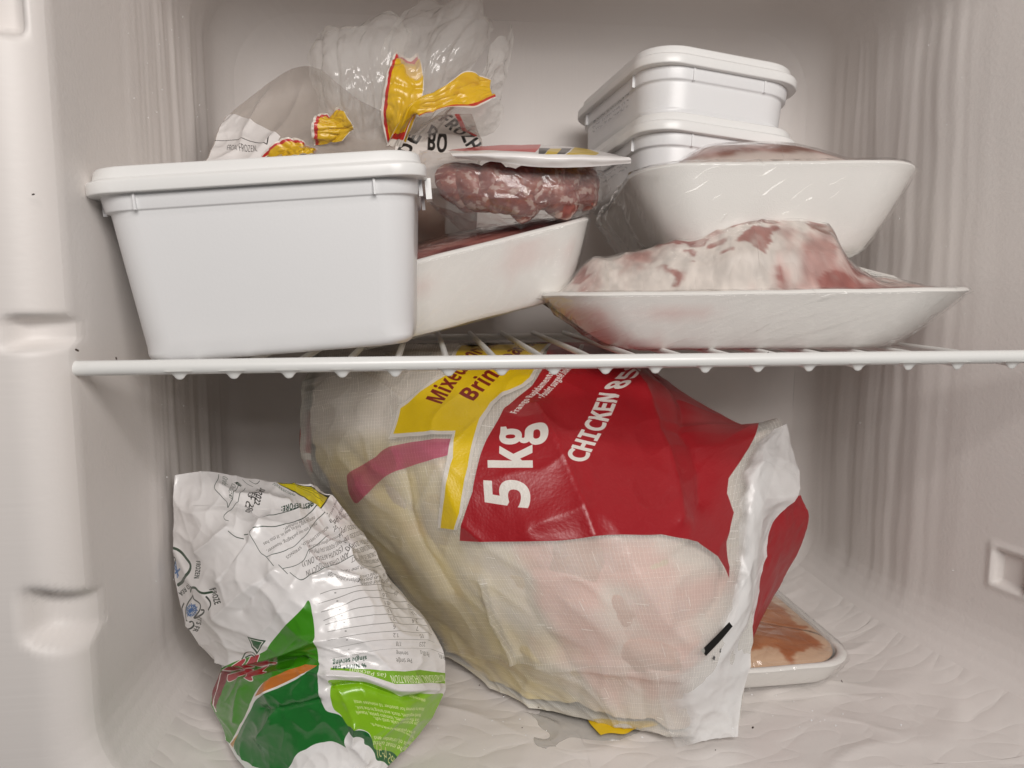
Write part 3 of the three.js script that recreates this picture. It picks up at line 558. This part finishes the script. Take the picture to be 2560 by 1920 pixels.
for (const [o, k] of [[tubTop, 1], [tubLow, 4]]) {   // faded marker scribble, too faint to read
  const cv = document.createElement('canvas'); cv.width = 512; cv.height = 128; const x = cv.getContext('2d'); x.clearRect(0, 0, 512, 128);
  x.strokeStyle = 'rgba(96,96,120,0.55)'; x.lineWidth = 4; x.lineCap = 'round';
  for (let r = 0; r < 3; r++) { x.beginPath(); for (let i = 0; i < 90; i++) { const px = 30 + i * 5, py = 34 + r * 32 + 18 * noise(i * 0.9, r * 5 + k); if (noise(i * 0.33, r * 9, k) > 0.12) x.moveTo(px, py); else x.lineTo(px, py); } x.stroke(); }
  const t = new THREE.CanvasTexture(cv); t.colorSpace = THREE.SRGBColorSpace;
  const g = new THREE.PlaneGeometry(0.085, 0.017); g.rotateY(-Math.PI / 2); g.translate(-0.0603, 0.022, 0);
  part('marker_scribble', g, phys({ map: t, transparent: true, roughness: 0.5 }), o);
}
// ------------------------------------------------------------------ foam trays with film
const foamMat = phys({ color: col(0.8, 0.78, 0.745), roughness: 0.6, vertexColors: true, bumpMap: rep(grainBump, 2, 2), bumpScale: 0.0003 });
const filmMat = phys({ color: 0xffffff, transmission: 1, thickness: 0, roughness: 0.09, ior: 1.42, bumpMap: rep(foldBump, 0.7, 0.7), bumpScale: 0.0013 });
const hazeFilmMat = phys({ color: col(0.8, 0.79, 0.77), transmission: 0.7, thickness: 0, roughness: 0.16, ior: 1.45, bumpMap: rep(foldBump, 0.4, 0.4), bumpScale: 0.0008 });
function makeTray(label, { a, b, H, r, inset, insetB = inset, mound, meat, stain, meatName = 'meat', wrinkle = 1, meatRough = 0.4 }) {
  const t = thing('foam_tray', label, 'meat tray');
  const prof = [[1, 0], [0.93, 0.004], [0.8, 0.07], [0.62, 0.24], [0.43, 0.45], [0.25, 0.67], [0.1, 0.87], [0.04, 0.95], [0.0, 0.985], [0.0, 1.0]];
  const outer = prof.map(([i, y]) => [a - inset * i, b - insetB * i, Math.max(0.012, r - inset * i * 0.35), y * H]);
  const th = 0.0042;
  const rim = [[a - 0.0012, b - 0.0012, r, H + 0.0016], [a - 0.003, b - 0.003, r, H + 0.002], [a - 0.005, b - 0.005, r, H + 0.0012]];
  const inner = prof.slice(0, 8).reverse().map(([i, y]) => [a - inset * i - th * 1.3, b - insetB * i - th * 1.3, Math.max(0.01, r - inset * i * 0.35 - th), y * (H - th) + th]);
  part('tray', loft([[a - inset - 0.03, b - insetB - 0.02, 0.01, 0.0005], ...outer, ...rim, ...inner], 12, ([x, y, z]) => [x, y + 0.0006 * noise(x * 40, z * 40), z], ([x, y, z]) => { const s = stain ? stain(x, y, z) : 0; return [lerp(1, 0.86, s), lerp(1, 0.6, s), lerp(1, 0.58, s)]; }), foamMat, t);
  // meat under the film: a mound over the tray's opening
  const edge = ringPts(a - 0.007, b - 0.007, r, 14), m = edge.length;
  const surf = (lift, k) => (u, v) => { const i = Math.min(m - 1, Math.floor(u * m)) % m, f = u * m - Math.floor(u * m), p = edge[i], q = edge[(i + 1) % m], s = v, x = lerp(p[0], q[0], f) * s * k, z = lerp(p[1], q[1], f) * s * k; return [x, H - 0.0005 + lift + mound(x, z, s), z]; };
  const mg = gridGeo(m * 4, 90, surf(0, 1), (u, v, q) => [q[0] * 10, q[2] * 10], (u, v, q) => meat(q[0], q[2], v, q[1] - H));
  part(meatName, mg, phys({ color: 0xffffff, vertexColors: true, roughness: meatRough, clearcoat: 0.25, clearcoatRoughness: 0.3, bumpMap: rep(foldBump, 1, 1), bumpScale: 0.0006 }), t);
  const top = gridGeo(m, 40, (u, v) => { const q = surf(0.0012, 1.02)(u, v); const w = 0.0005 * ridge(q[0] * 40, q[2] * 90); return [q[0], q[1] + w, q[2]]; }, (u, v, q) => [q[0] * 8, q[2] * 8]);
  const wrap = loft([...outer.map(([x, z, c, y]) => [x + 0.0014, z + 0.0014, c, y - 0.0008]), [a - 0.001, b - 0.001, r, H + 0.003], [a - 0.004, b - 0.004, r, H + 0.0032]], 12, ([x, y, z], u, j) => {
    if (j === 0) return [x, y, z];
    const left = smooth(0.3 * a, -a, x) * wrinkle, w = left * (0.0028 * ridge(z * 70 + y * 50, y * 120 + x * 30) + 0.0016 * ridge(x * 90, y * 160 + z * 20, 3)) + 0.0005 * ridge(x * 40, y * 120, 6), l = Math.hypot(x, z) || 1;
    return [x + x / l * w, y - w * 0.2, z + z / l * w];
  });
  part('plastic_film', mergeGeometries([top, wrap]), filmMat, t);
  return t;
}
const FAT = [0.64, 0.58, 0.53], PINK = [0.44, 0.26, 0.23], RED = [0.27, 0.075, 0.06], BROWN = [0.21, 0.085, 0.06], DARK = [0.14, 0.035, 0.035];
const prof1 = (tab) => (x) => { let i = 0; while (i < tab.length - 2 && x > tab[i + 1][0]) i++; return lerp(tab[i][1], tab[i + 1][1], smooth(tab[i][0], tab[i + 1][0], x)); };
{ // lower right: lamb on the bone under taut film
  const ridgeH = prof1([[-0.145, 0], [-0.1, 0.026], [-0.045, 0.036], [0.0, 0.05], [0.03, 0.05], [0.052, 0.045], [0.066, 0.02], [0.085, 0.008], [0.13, 0]]);
  const o = makeTray('foam tray of bone-in red meat under film resting on the wire shelf', {
    a: 0.145, b: 0.09, H: 0.037, r: 0.05, inset: 0.055, insetB: 0.022,
    mound: (x, z, s) => { const e = Math.sqrt(Math.max(0, 1 - s * s)); const w = z - 0.04, c = Math.max(0, 1 - Math.pow(Math.abs(w) / (w > 0 ? 0.048 : 0.11), 1.7)); return (ridgeH(x) * c + 0.0035 * fbm(x * 38, z * 38) + 0.0022 * ridge(x * 26, z * 18, 2)) * Math.min(1, e * 1.9); },
    meat: (x, z, s, h) => {
      const n = fbm(x * 30, z * 30, 1), k = fbm(x * 70 + 5, z * 60, 3);
      let c = mixc(FAT, PINK, smooth(-0.05, 0.35, n + 0.25 * smooth(0.0, 0.05, x)));
      c = mixc(c, RED, 0.8 * smooth(0.15, 0.19, fbm(x * 26 + 2, z * 40 + 8, 6) + 0.12 * smooth(-0.01, 0.04, x) - 0.1 * smooth(0.07, 0.1, x)));
      c = mixc(c, RED, smooth(0.5, 0.62, 1 - Math.hypot((x + 0.05) / 0.034, (z - 0.045 - 0.35 * (x + 0.05)) / 0.014) + 1.2 * k));
      c = mixc(c, BROWN, smooth(0.5, 0.7, 1 - Math.hypot((x - 0.048) / 0.024, (z - 0.05) / 0.011) + 1.4 * k));
      c = mixc(c, BROWN, smooth(0.5, 0.7, 1 - Math.hypot((x - 0.006) / 0.026, (z - 0.046) / 0.011) + 1.4 * k));
      c = mixc(c, FAT, 0.5 * smooth(0.02, 0.3, k));
      const g = 1 + 0.5 * fbm(x * 150, z * 110, 8, 3); return [c[0] * g, c[1] * g, c[2] * g];
    },
    stain: (x, y, z) => smooth(0.02, 0.3, fbm(x * 14, z * 14 + y * 30, 4) + 0.5 * smooth(0.02, -0.1, x) - 0.2) * (y < 0.03 ? 1 : 0) * 0.8,
  });
  pose(o, 0.136, 0.2495, 0.184, 0, -11, 0.8);
  // price sticker on the film
  const cv = document.createElement('canvas'); cv.width = 512; cv.height = 256; const x = cv.getContext('2d');
  x.fillStyle = '#e9e7e2'; x.fillRect(0, 0, 512, 256); x.strokeStyle = '#4a4a4c'; x.lineWidth = 5;
  for (let r = 0; r < 4; r++) { x.beginPath(); for (let i = 0; i < 60; i++) { const px = 40 + i * 6.5 + 40 * noise(r * 3), py = 60 + r * 44 + 16 * noise(i * 1.7, r * 5); if (noise(i * 0.5, r * 9) > 0.15) x.moveTo(px, py); else x.lineTo(px, py); } x.stroke(); }
  const tx = new THREE.CanvasTexture(cv); tx.colorSpace = THREE.SRGBColorSpace;
  const lab = gridGeo(20, 10, (u, v) => { const lx = 0.062 + 0.062 * u, lz = -0.022 + 0.05 * v; return [lx, 0.0405 + Math.max(lerp(0.026, 0.0035, Math.pow(u, 0.7)), ridgeH(lx)) + 0.004 - 0.012 * v, lz]; });
  part('sticker', lab, phys({ map: tx, roughness: 0.5 }), o, 'white printed price sticker');
}
{ // upper right
  const o = makeTray('foam tray of brown meat balanced on top of the bone-in meat tray', {
    a: 0.103, b: 0.094, H: 0.056, r: 0.036, inset: 0.042, insetB: 0.028, wrinkle: 1.7,
    mound: (x, z, s) => Math.sqrt(Math.max(0, 1 - s * s)) * (0.03 * Math.exp(-Math.pow((x + 0.012) / 0.06, 4)) + 0.004) + 0.001 * fbm(x * 40, z * 40) * (1 - s),
    meat: (x, z, s) => mixc(mixc(BROWN, PINK, smooth(-0.2, 0.3, fbm(x * 40, z * 40))), FAT, 0.7 * smooth(0.9, 0.97, s + 0.1 * fbm(x * 30, z * 60))),
  });
  pose(o, 0.155, 0.3045, 0.153, -8.5, -4, 1.2);
}
{ // left, dark meat, tilted
  const o = makeTray('tilted foam tray of dark red meat between the large tub and the other trays', {
    a: 0.104, b: 0.07, H: 0.05, r: 0.03, inset: 0.03, insetB: 0.018, wrinkle: 0.7, meatRough: 0.3,
    mound: (x, z, s) => Math.sqrt(Math.max(0, 1 - s * s)) * 0.012 + 0.0015 * fbm(x * 40, z * 60) * (1 - s),
    meat: (x, z, s) => mixc(DARK, [0.32, 0.12, 0.1], smooth(0.0, 0.3, fbm(x * 25, z * 80) + 0.1)),
    stain: (x, y, z) => 0.4 * smooth(0.1, 0.4, fbm(x * 18, z * 18 + y * 30, 4)),
  });
  pose(o, -0.07, 0.268, 0.147, 3, 2, 14.3);
}
{ // chicken fillets on the floor
  const o = makeTray('foam tray of orange chicken fillets on the freezer floor beside the big chicken bag', {
    a: 0.082, b: 0.078, H: 0.017, r: 0.03, inset: 0.01, wrinkle: 0.3,
    mound: (x, z, s) => Math.pow(Math.max(0, 1 - s * s), 0.4) * (0.011 + 0.005 * noise(x * 18, z * 18)),
    meat: (x, z, s) => { const n = fbm(x * 45 + 3, z * 45, 2); return mixc(mixc([0.4, 0.135, 0.05], [0.5, 0.2, 0.085], smooth(-0.2, 0.3, n)), [0.62, 0.42, 0.28], smooth(0.84, 0.9, s + 0.3 * n)); }, meatName: 'chicken_fillet',
  });
  pose(o, 0.132, 0.002, 0.172, 1.5, 2, 0);
}
// ------------------------------------------------------------------ pack of frozen meat chunks with a printed flap
{
  const t = thing('frozen_meat_pack', 'clear bag of frosted pink meat chunks with a white and red flap', 'meat pack');
  const at = netAt('pack'), meatTex = dataTexture(256, (u, v) => { const n = fbm(u * 4, v * 4, 2), f = smooth(0.0, 0.22, fbm(u * 5 + 4, v * 5, 5, 4)); return mixc(mixc([0.58, 0.3, 0.27], [0.7, 0.42, 0.36], smooth(-0.2, 0.3, n)), [0.86, 0.74, 0.7], f); }, true);
  const mm = phys({ map: meatTex, roughness: 0.42, clearcoat: 0.4, clearcoatRoughness: 0.3 });
  const skin = sheetAt('pack', () => 0), deep = sheetAt('pack', () => -0.0165);
  for (let r = 0; r < 3; r++) for (let i = 0; i < 5; i++) {
    const u = 0.21 + 0.165 * i + 0.07 * (r % 2) + 0.03 * noise(i * 2.1, r * 3.3), v = 0.2 + 0.27 * r + 0.05 * noise(i * 4.1, r);
    if (u > 0.98) continue;
    const p = deep(Math.min(u, 0.93), v), s = 0.0135 + 0.0025 * rnd();
    const m = part('meat_chunk', lump(s * 1.2, s * 0.95, s * 0.9, i * 3 + r * 11, 0.1, 4, 1), mm, t);
    m.position.set(...p); m.rotation.set(0.3 * rnd(), 0.3 * rnd(), rnd() * 3);
  }
  const core = sheetAt('pack', (u, v) => -0.012 + 0.003 * fbm(u * 9, v * 6));
  part('meat_core', mergeGeometries([gridGeo(40, 24, (u, v) => core(0.1 + 0.88 * u, 0.02 + 0.96 * v)), gridGeo(40, 24, backAt((u, v) => core(0.1 + 0.88 * u, 0.02 + 0.96 * v), 0.07))]), phys({ color: col(0.3, 0.12, 0.1), roughness: 0.5 }), t);
  const film = (u, v) => 0.0022 + 0.003 * (ridge(u * 5, v * 3, 2) * 0.6 + ridge(u * 8 + 4, v * 5, 5) * 0.5) + 0.001 * fbm(u * 9, v * 6, 0, 2) - 0.004 * smooth(0.85, 1, Math.abs(u - 0.5) * 2);
  part('plastic_film', gridGeo(150, 90, sheetAt('pack', film), (u, v) => [u * 1.4, v]), phys({ color: col(0.8, 0.78, 0.77), transmission: 0.9, thickness: 0, roughness: 0.13, ior: 1.45, bumpMap: rep(foldBump, 0.7, 0.4), bumpScale: 0.0007 }), t);
  const tx = printTexture('flap', (x, w, h) => { x.fillStyle = '#eeeae8'; x.fillRect(0, 0, w, h); });
  part('printed_flap', gridGeo(60, 30, sheetAt('flap', (u, v) => 0.0005 * noise(u * 9, v * 5))), phys({ map: tx, roughness: 0.35, clearcoat: 0.3 }), t, 'white flap printed red, yellow and black');
}
// ------------------------------------------------------------------ knotted bag behind the tub
{
  const t = thing('knotted_bag', 'clear bag knotted with yellow and red film behind the large white tub', 'plastic bag');
  const front = sheetAt('knotbag', (u, v) => 0.003 * fbm(u * 8, v * 6) + 0.0035 * ridge(u * 5 + v * 3, v * 4) * smooth(0, 0.1, v));
  const tx = printTexture('knotbag', (x, w, h) => { x.fillStyle = 'rgba(196,184,174,0.42)'; x.fillRect(0, 0, w, h); });
  part('bag_body', gridGeo(90, 70, front), phys({ map: tx, transparent: true, roughness: 0.28, clearcoat: 0.5, clearcoatRoughness: 0.15, bumpMap: rep(foldBump, 1, 0.8), bumpScale: 0.0012 }), t);
  part('bag_back', gridGeo(30, 30, backAt(front, 0.05, (q) => [q[0], q[1], Math.max(0.01, q[2])])), phys({ color: new THREE.Color('#c4b8ae'), transparent: true, opacity: 0.42, roughness: 0.35 }), t);
  const inner = sheetAt('knotbag', (u, v) => -0.014 + 0.008 * fbm(u * 9, v * 7));
  part('frozen_contents', mergeGeometries([gridGeo(50, 40, (u, v) => inner(0.06 + 0.88 * u, 0.36 + 0.6 * v)), gridGeo(30, 30, backAt((u, v) => inner(0.06 + 0.88 * u, 0.36 + 0.6 * v), 0.03))]), phys({ color: col(0.45, 0.26, 0.18), roughness: 0.6 }), t);
  const clear = phys({ color: col(0.97, 0.96, 0.94), transmission: 0.8, thickness: 0, roughness: 0.11, ior: 1.45, bumpMap: rep(foldBump, 0.6, 0.6), bumpScale: 0.0018 });
  for (const [n, s] of [['lobe1', 1], ['lobe2', 2], ['lobe3', 3]])
    part('clear_film', gridGeo(90, 90, sheetAt(n, (u, v) => smooth(0, 0.2, v) * (0.006 * Math.sin(u * 9 + 3 * v + s) * v + 0.005 * fbm(u * 4 + s * 5, v * 5) + 0.0035 * ridge(u * 4 + s, v * 2.2) + 0.0008 * ridge(u * 9, v * 6 + s)))), clear, t);
  const cv = document.createElement('canvas'); cv.width = 256; cv.height = 512; const x = cv.getContext('2d');
  x.fillStyle = '#e6dfd6'; x.fillRect(0, 0, 256, 512); x.fillStyle = '#c4201c'; x.beginPath(); x.moveTo(14, 512); for (let i = 0; i <= 32; i++) x.lineTo(16 + 7 * noise(i * 0.6), 512 - i * 15.2); for (let i = 0; i <= 32; i++) x.lineTo(240 + 6 * noise(i * 0.6, 4), 26 + i * 15.2); x.fill();
  x.fillStyle = '#e0b412'; x.beginPath(); x.moveTo(42, 512); for (let i = 0; i <= 32; i++) x.lineTo(40 + 8 * noise(i * 0.5, 9), 512 - i * 14.4); for (let i = 0; i <= 32; i++) x.lineTo(250 + 5 * noise(i * 0.6, 12), 50 + i * 14.6); x.fill();
  const st = new THREE.CanvasTexture(cv); st.colorSpace = THREE.SRGBColorSpace;
  const sm = phys({ map: st, roughness: 0.3, clearcoat: 0.4, clearcoatRoughness: 0.15, bumpMap: rep(foldBump, 0.4, 0.6), bumpScale: 0.0015, transparent: true, opacity: 0.93 });
  for (const [n, s] of [['strip1', 1], ['strip2', 2], ['strip3', 3], ['strip4', 4]])
    part('yellow_film_strip', gridGeo(24, 60, sheetAt(n, (u, v) => 0.003 * Math.sin(u * 5 + s + v * 4) * smooth(0, 0.2, v) + 0.0022 * ridge(u * 2 + s, v * 5)), (u, v) => (n === 'strip2' ? [1 - u, 1 - v] : [u, v])), sm, t, 'yellow film printed with a red edge');
}
// ------------------------------------------------------------------ big bag of chicken
{
  const t = thing('chicken_bag', 'large clear woven bag of chicken printed red and yellow, under the shelf', 'frozen chicken');
  const cap = (q) => [q[0], Math.max(0.002, Math.min(q[1], 0.2405)), q[2]];
  const fold = (u, v) => 0.0035 * fbm(u * 5, v * 5) + 0.003 * ridge(u * 3.2 + v * 1.4, v * 2.2 - u, 3) + 0.0012 * ridge(u * 9, v * 8, 6) + smooth(0.45, 0.0, u) * smooth(0.4, 0.0, v) * 0.006 * ridge(u * 12, v * 9, 2)
    + CREASES.chicken.reduce((s, c) => s + creaseAt(c, u, v, 0.36, 0.36), 0);
  const front0 = sheetAt('chicken', fold), front = (u, v) => cap(front0(u, v));
  const tx = printTexture('chicken', (x, w, h) => {
    x.fillStyle = 'rgba(240,236,229,0.38)'; x.fillRect(0, 0, w, h);
    // hazy frost inside the film
    for (let i = 0; i < 900; i++) { const px = rnd() * w, py = rnd() * h, r = 14 + rnd() * 60, n = fbm(px / 260, py / 260, 3); if (n < 0.02) continue; const g = x.createRadialGradient(px, py, 0, px, py, r); g.addColorStop(0, 'rgba(238,234,228,0.10)'); g.addColorStop(1, 'rgba(238,234,228,0)'); x.fillStyle = g; x.fillRect(px - r, py - r, 2 * r, 2 * r); }
    x.lineWidth = 1.4;
    for (let i = 0; i < w; i += 15) { x.strokeStyle = `rgba(240,236,228,${0.2 + 0.28 * rnd()})`; x.beginPath(); for (let j = 0; j <= h; j += 32) x.lineTo(i + 5 * noise(i * 0.02, j * 0.006), j); x.stroke(); }
    for (let j = 0; j < h; j += 19) { x.strokeStyle = `rgba(244,240,232,${0.25 + 0.35 * rnd()})`; x.setLineDash([3 + rnd() * 4, 4 + rnd() * 4]); x.beginPath(); for (let i = 0; i <= w; i += 32) x.lineTo(i, j + 5 * noise(i * 0.006, j * 0.02, 4)); x.stroke(); }
    x.setLineDash([]);
    for (let i = 0; i < 420; i++) { x.strokeStyle = `rgba(250,248,240,${0.2 + 0.5 * rnd()})`; x.lineWidth = 1 + rnd() * 2; const px = rnd() * w, py = rnd() * h, l = 8 + rnd() * 50; x.beginPath(); x.moveTo(px, py); if (rnd() < 0.5) x.lineTo(px + l * 0.15, py + l); else x.lineTo(px + l, py + l * 0.1); x.stroke(); }
  });
  part('printed_film', gridGeo(220, 220, front), phys({ map: tx, transparent: true, roughness: 0.4, clearcoat: 0.25, clearcoatRoughness: 0.3, bumpMap: rep(grainBump, 3, 3), bumpScale: 0.0003 }), t);
  part('back_film', gridGeo(60, 60, backAt(front, 0.1, (q) => [q[0], Math.max(0.002, q[1]), Math.max(0.012, q[2])], 0.05)), phys({ color: new THREE.Color('#f0ece5'), roughness: 0.4 }), t);
  // frozen pieces behind the film
  const inner = sheetAt('chicken', (u, v) => fold(u, v) - 0.0055 + 0.004 * fbm(u * 7, v * 7, 5) - 0.004 * ridge(u * 5, v * 5, 8));
  const CREAM = [0.82, 0.66, 0.25], FLESH = [0.85, 0.52, 0.45], PALE = [0.86, 0.77, 0.69], FATY = [0.75, 0.52, 0.16];
  part('frozen_chicken', gridGeo(120, 120, (u, v) => cap(inner(0.015 + 0.97 * u, 0.01 + 0.97 * v)), null, (u, v) => {
    const n = fbm(u * 7, v * 7, 2), yel = smooth(0.55, 0.25, u + 0.25 * n) * smooth(0.3, 0.42, v);
    let c = mixc(PALE, FLESH, smooth(0.1, 0.45, fbm(u * 5 + 4, v * 5, 7) + 0.35 * smooth(0.45, 0.6, u) * smooth(0.5, 0.6, v)));
    c = mixc(c, CREAM, yel); c = mixc(c, FATY, 0.8 * smooth(0.12, 0.3, fbm(u * 12, v * 9, 9)) * yel);
    return c;
  }), phys({ color: 0xffffff, vertexColors: true, roughness: 0.55 }), t);
  const pm = [phys({ color: col(0.72, 0.46, 0.38), roughness: 0.5 }), phys({ color: col(0.72, 0.58, 0.4), roughness: 0.5 }), phys({ color: col(0.68, 0.52, 0.22), roughness: 0.5 })];
  for (const [u, v, a, b, k] of [[0.62, 0.66, 0.02, 0.03, 0], [0.72, 0.74, 0.022, 0.018, 0], [0.55, 0.77, 0.024, 0.018, 1], [0.68, 0.86, 0.026, 0.016, 0], [0.42, 0.72, 0.022, 0.03, 1], [0.3, 0.6, 0.018, 0.036, 2], [0.22, 0.52, 0.022, 0.03, 1], [0.34, 0.82, 0.03, 0.014, 2], [0.48, 0.88, 0.024, 0.014, 1], [0.8, 0.66, 0.016, 0.024, 1]]) {
    const p = front(u, v), m = part('chicken_piece', lump(a, b, 0.009, u * 30, 0.12, 4, 1), pm[k], t);
    const e = front(u + 0.02, v), f = front(u, v + 0.02), n = new THREE.Vector3(e[0] - p[0], e[1] - p[1], e[2] - p[2]).cross(new THREE.Vector3(p[0] - f[0], p[1] - f[1], p[2] - f[2])).normalize();
    m.position.set(p[0] - n.x * 0.0165, p[1] - n.y * 0.0165, p[2] - n.z * 0.0165); m.quaternion.setFromUnitVectors(new THREE.Vector3(0, 0, 1), n);
  }
  part('side_panel', gridGeo(30, 50, sheetAt('redside', (u, v) => 0.002 * fbm(u * 4, v * 6))), phys({ color: new THREE.Color('#a01620'), roughness: 0.4 }), t, 'red printed side of the bag');
  const rc = document.createElement('canvas'); rc.width = 64; rc.height = 256; const rx = rc.getContext('2d'); rx.fillStyle = '#a01620'; rx.fillRect(0, 0, 64, 256); rx.fillStyle = '#e6e0da'; rx.fillRect(0, 150, 64, 34);
  const rt = new THREE.CanvasTexture(rc); rt.colorSpace = THREE.SRGBColorSpace;
  part('printed_gusset', gridGeo(12, 30, sheetAt('gusset')), phys({ map: rt, roughness: 0.3 }), t);
  part('printed_corner', gridGeo(20, 10, sheetAt('yellowcorner', (u) => 0.001 * Math.sin(u * 9))), phys({ color: col(0.75, 0.5, 0.01), roughness: 0.35 }), t, 'yellow printed corner under the bag');
  part('black_mark', gridGeo(4, 20, sheetAt('mark')), phys({ color: col(0.012, 0.011, 0.01), roughness: 0.4 }), t);
  const hc = document.createElement('canvas'); hc.width = 128; hc.height = 512; const hx = hc.getContext('2d');
  for (let j = 0; j < 512; j++) for (let i = 0; i < 128; i++) { const k = Math.round(255 * (0.25 + 0.75 * smooth(0.1, 0.42, i / 128 + 0.22 * fbm(i / 40, j / 30, 2)))); hx.fillStyle = `rgb(${k},${k},${k})`; hx.fillRect(i, j, 1, 1); }
  const ht = new THREE.CanvasTexture(hc);
  part('sealed_hem', gridGeo(40, 120, sheetAt('hem', (u, v) => 0.0018 * ridge(u * 1.6, v * 6, 1) + 0.003 * fbm(u * 2, v * 6) + 0.0006 * ridge(u * 4, v * 15, 4))), phys({ color: col(0.88, 0.87, 0.86), roughness: 0.35, alphaMap: ht, transparent: true, opacity: 0.85, clearcoat: 0.4, clearcoatRoughness: 0.2, bumpMap: rep(foldBump, 0.3, 1.2), bumpScale: 0.0006 }), t, 'crumpled white sealed edge of the bag');
}
// ------------------------------------------------------------------ green and white bag
function creaseAt([pts, w, h], u, v, W, H) {
  let d = 1e9;
  for (let i = 0; i + 3 < pts.length; i += 2) {
    const ax = pts[i] * W, ay = pts[i + 1] * H, bx = pts[i + 2] * W - ax, by = pts[i + 3] * H - ay, px = u * W - ax, py = v * H - ay;
    const q = Math.max(0, Math.min(1, (px * bx + py * by) / (bx * bx + by * by || 1)));
    d = Math.min(d, Math.hypot(px - q * bx, py - q * by));
  }
  const s = d / w; return s > 3 ? 0 : h * Math.exp(-s * 1.4) * (1 - smooth(2, 3, s));
}
{
  const t = thing('vegetable_bag', 'crumpled white and green printed bag leaning on the freezer wall', 'frozen food');
  const fold = (u, v) => 0.0025 * fbm(u * 5, v * 7, 2) + 0.0022 * ridge(u * 3 + v * 2, v * 4 - u * 2, 3) + 0.0009 * ridge(u * 8, v * 10, 6) + CREASES.green.reduce((s, c) => s + creaseAt(c, u, v, 0.16, 0.23), 0);
  const lim = (q) => [Math.max(-0.272, q[0]), Math.max(0.003, q[1]), q[2]];
  const front0 = sheetAt('green', fold), front = (u, v) => lim(front0(u, v));
  const tx = printTexture('green', (x, w, h) => { x.fillStyle = '#e9e6e5'; x.fillRect(0, 0, w, h); });
  part('printed_film', gridGeo(220, 280, front), phys({ map: tx, roughness: 0.3, clearcoat: 0.55, clearcoatRoughness: 0.14, bumpMap: rep(foldBump, 0.8, 1.1), bumpScale: 0.0008 }), t);
  part('back_film', gridGeo(50, 60, backAt(front, 0.05, lim)), phys({ color: new THREE.Color('#e9e6e5'), roughness: 0.3 }), t);
}
// ------------------------------------------------------------------ loose plastic and frost on the floor
{
  const t = thing('loose_plastic_sheet', 'small sheet of clear crumpled plastic on the floor under the chicken bag', 'plastic sheet');
  part('film', gridGeo(60, 40, sheetAt('loose', (u, v) => 0.002 * ridge(u * 2, v * 2) + 0.002 * fbm(u * 3, v * 3, 0, 2))), hazeFilmMat, t);
  const g = new THREE.OctahedronGeometry(1), spots = [];
  for (let i = 0; i < 170; i++) {
    const left = rnd() < 0.55, y = 0.05 + rnd() * 0.47, z = 0.03 + rnd() * 0.22; spots.push([left ? -0.2728 : 0.2818, y, z, 0.00022 + 0.0003 * rnd() * rnd()]);
  }
  for (let i = 0; i < 90; i++) spots.push([-0.2 + rnd() * 0.42, 0.0065, 0.2 + rnd() * 0.11, 0.0003 + 0.0006 * rnd() * rnd()]);
  const im = new THREE.InstancedMesh(g, phys({ color: col(0.92, 0.93, 0.94), roughness: 0.08 }), spots.length), m = new THREE.Matrix4(), q = new THREE.Quaternion();
  spots.forEach(([x, y, z, s], i) => { q.setFromEuler(new THREE.Euler(rnd() * 6, rnd() * 6, rnd() * 6)); m.compose(new THREE.Vector3(x, y, z), q, new THREE.Vector3(s, s * 1.4, s)); im.setMatrixAt(i, m); });
  im.name = 'frost_crystals'; im.userData = { kind: 'stuff', label: 'tiny bright frost crystals scattered over the freezer walls and floor', category: 'frost' };
  scene.add(im);
}
{
  const g = new THREE.DodecahedronGeometry(1), spots = [[-0.2745, 0.2585, 0.335, 0.0009], [-0.262, 0.2527, 0.3185, 0.0007], [-0.287, 0.335, 0.3412, 0.0006], [0.1, 0.2525, 0.3205, 0.0004], [-0.02, 0.2526, 0.3205, 0.0004], [0.3, 0.17, 0.303, 0.0006]];
  for (let i = 0; i < 16; i++) spots.push([-0.15 + rnd() * 0.36, 0.005, 0.22 + rnd() * 0.1, 0.0003 + 0.0004 * rnd()]);
  const im = new THREE.InstancedMesh(g, phys({ color: col(0.06, 0.04, 0.03), roughness: 0.8 }), spots.length), m = new THREE.Matrix4(), q = new THREE.Quaternion();
  spots.forEach(([x, y, z, s], i) => { q.setFromEuler(new THREE.Euler(rnd() * 6, rnd() * 6, rnd() * 6)); m.compose(new THREE.Vector3(x, y, z), q, new THREE.Vector3(s, s * 0.5, s * 1.5)); im.setMatrixAt(i, m); });
  im.name = 'crumbs'; im.userData = { kind: 'stuff', label: 'small dark crumbs on the freezer floor, shelf and front edge', category: 'crumbs' };
  scene.add(im);
}
renderer.render(scene, camera);
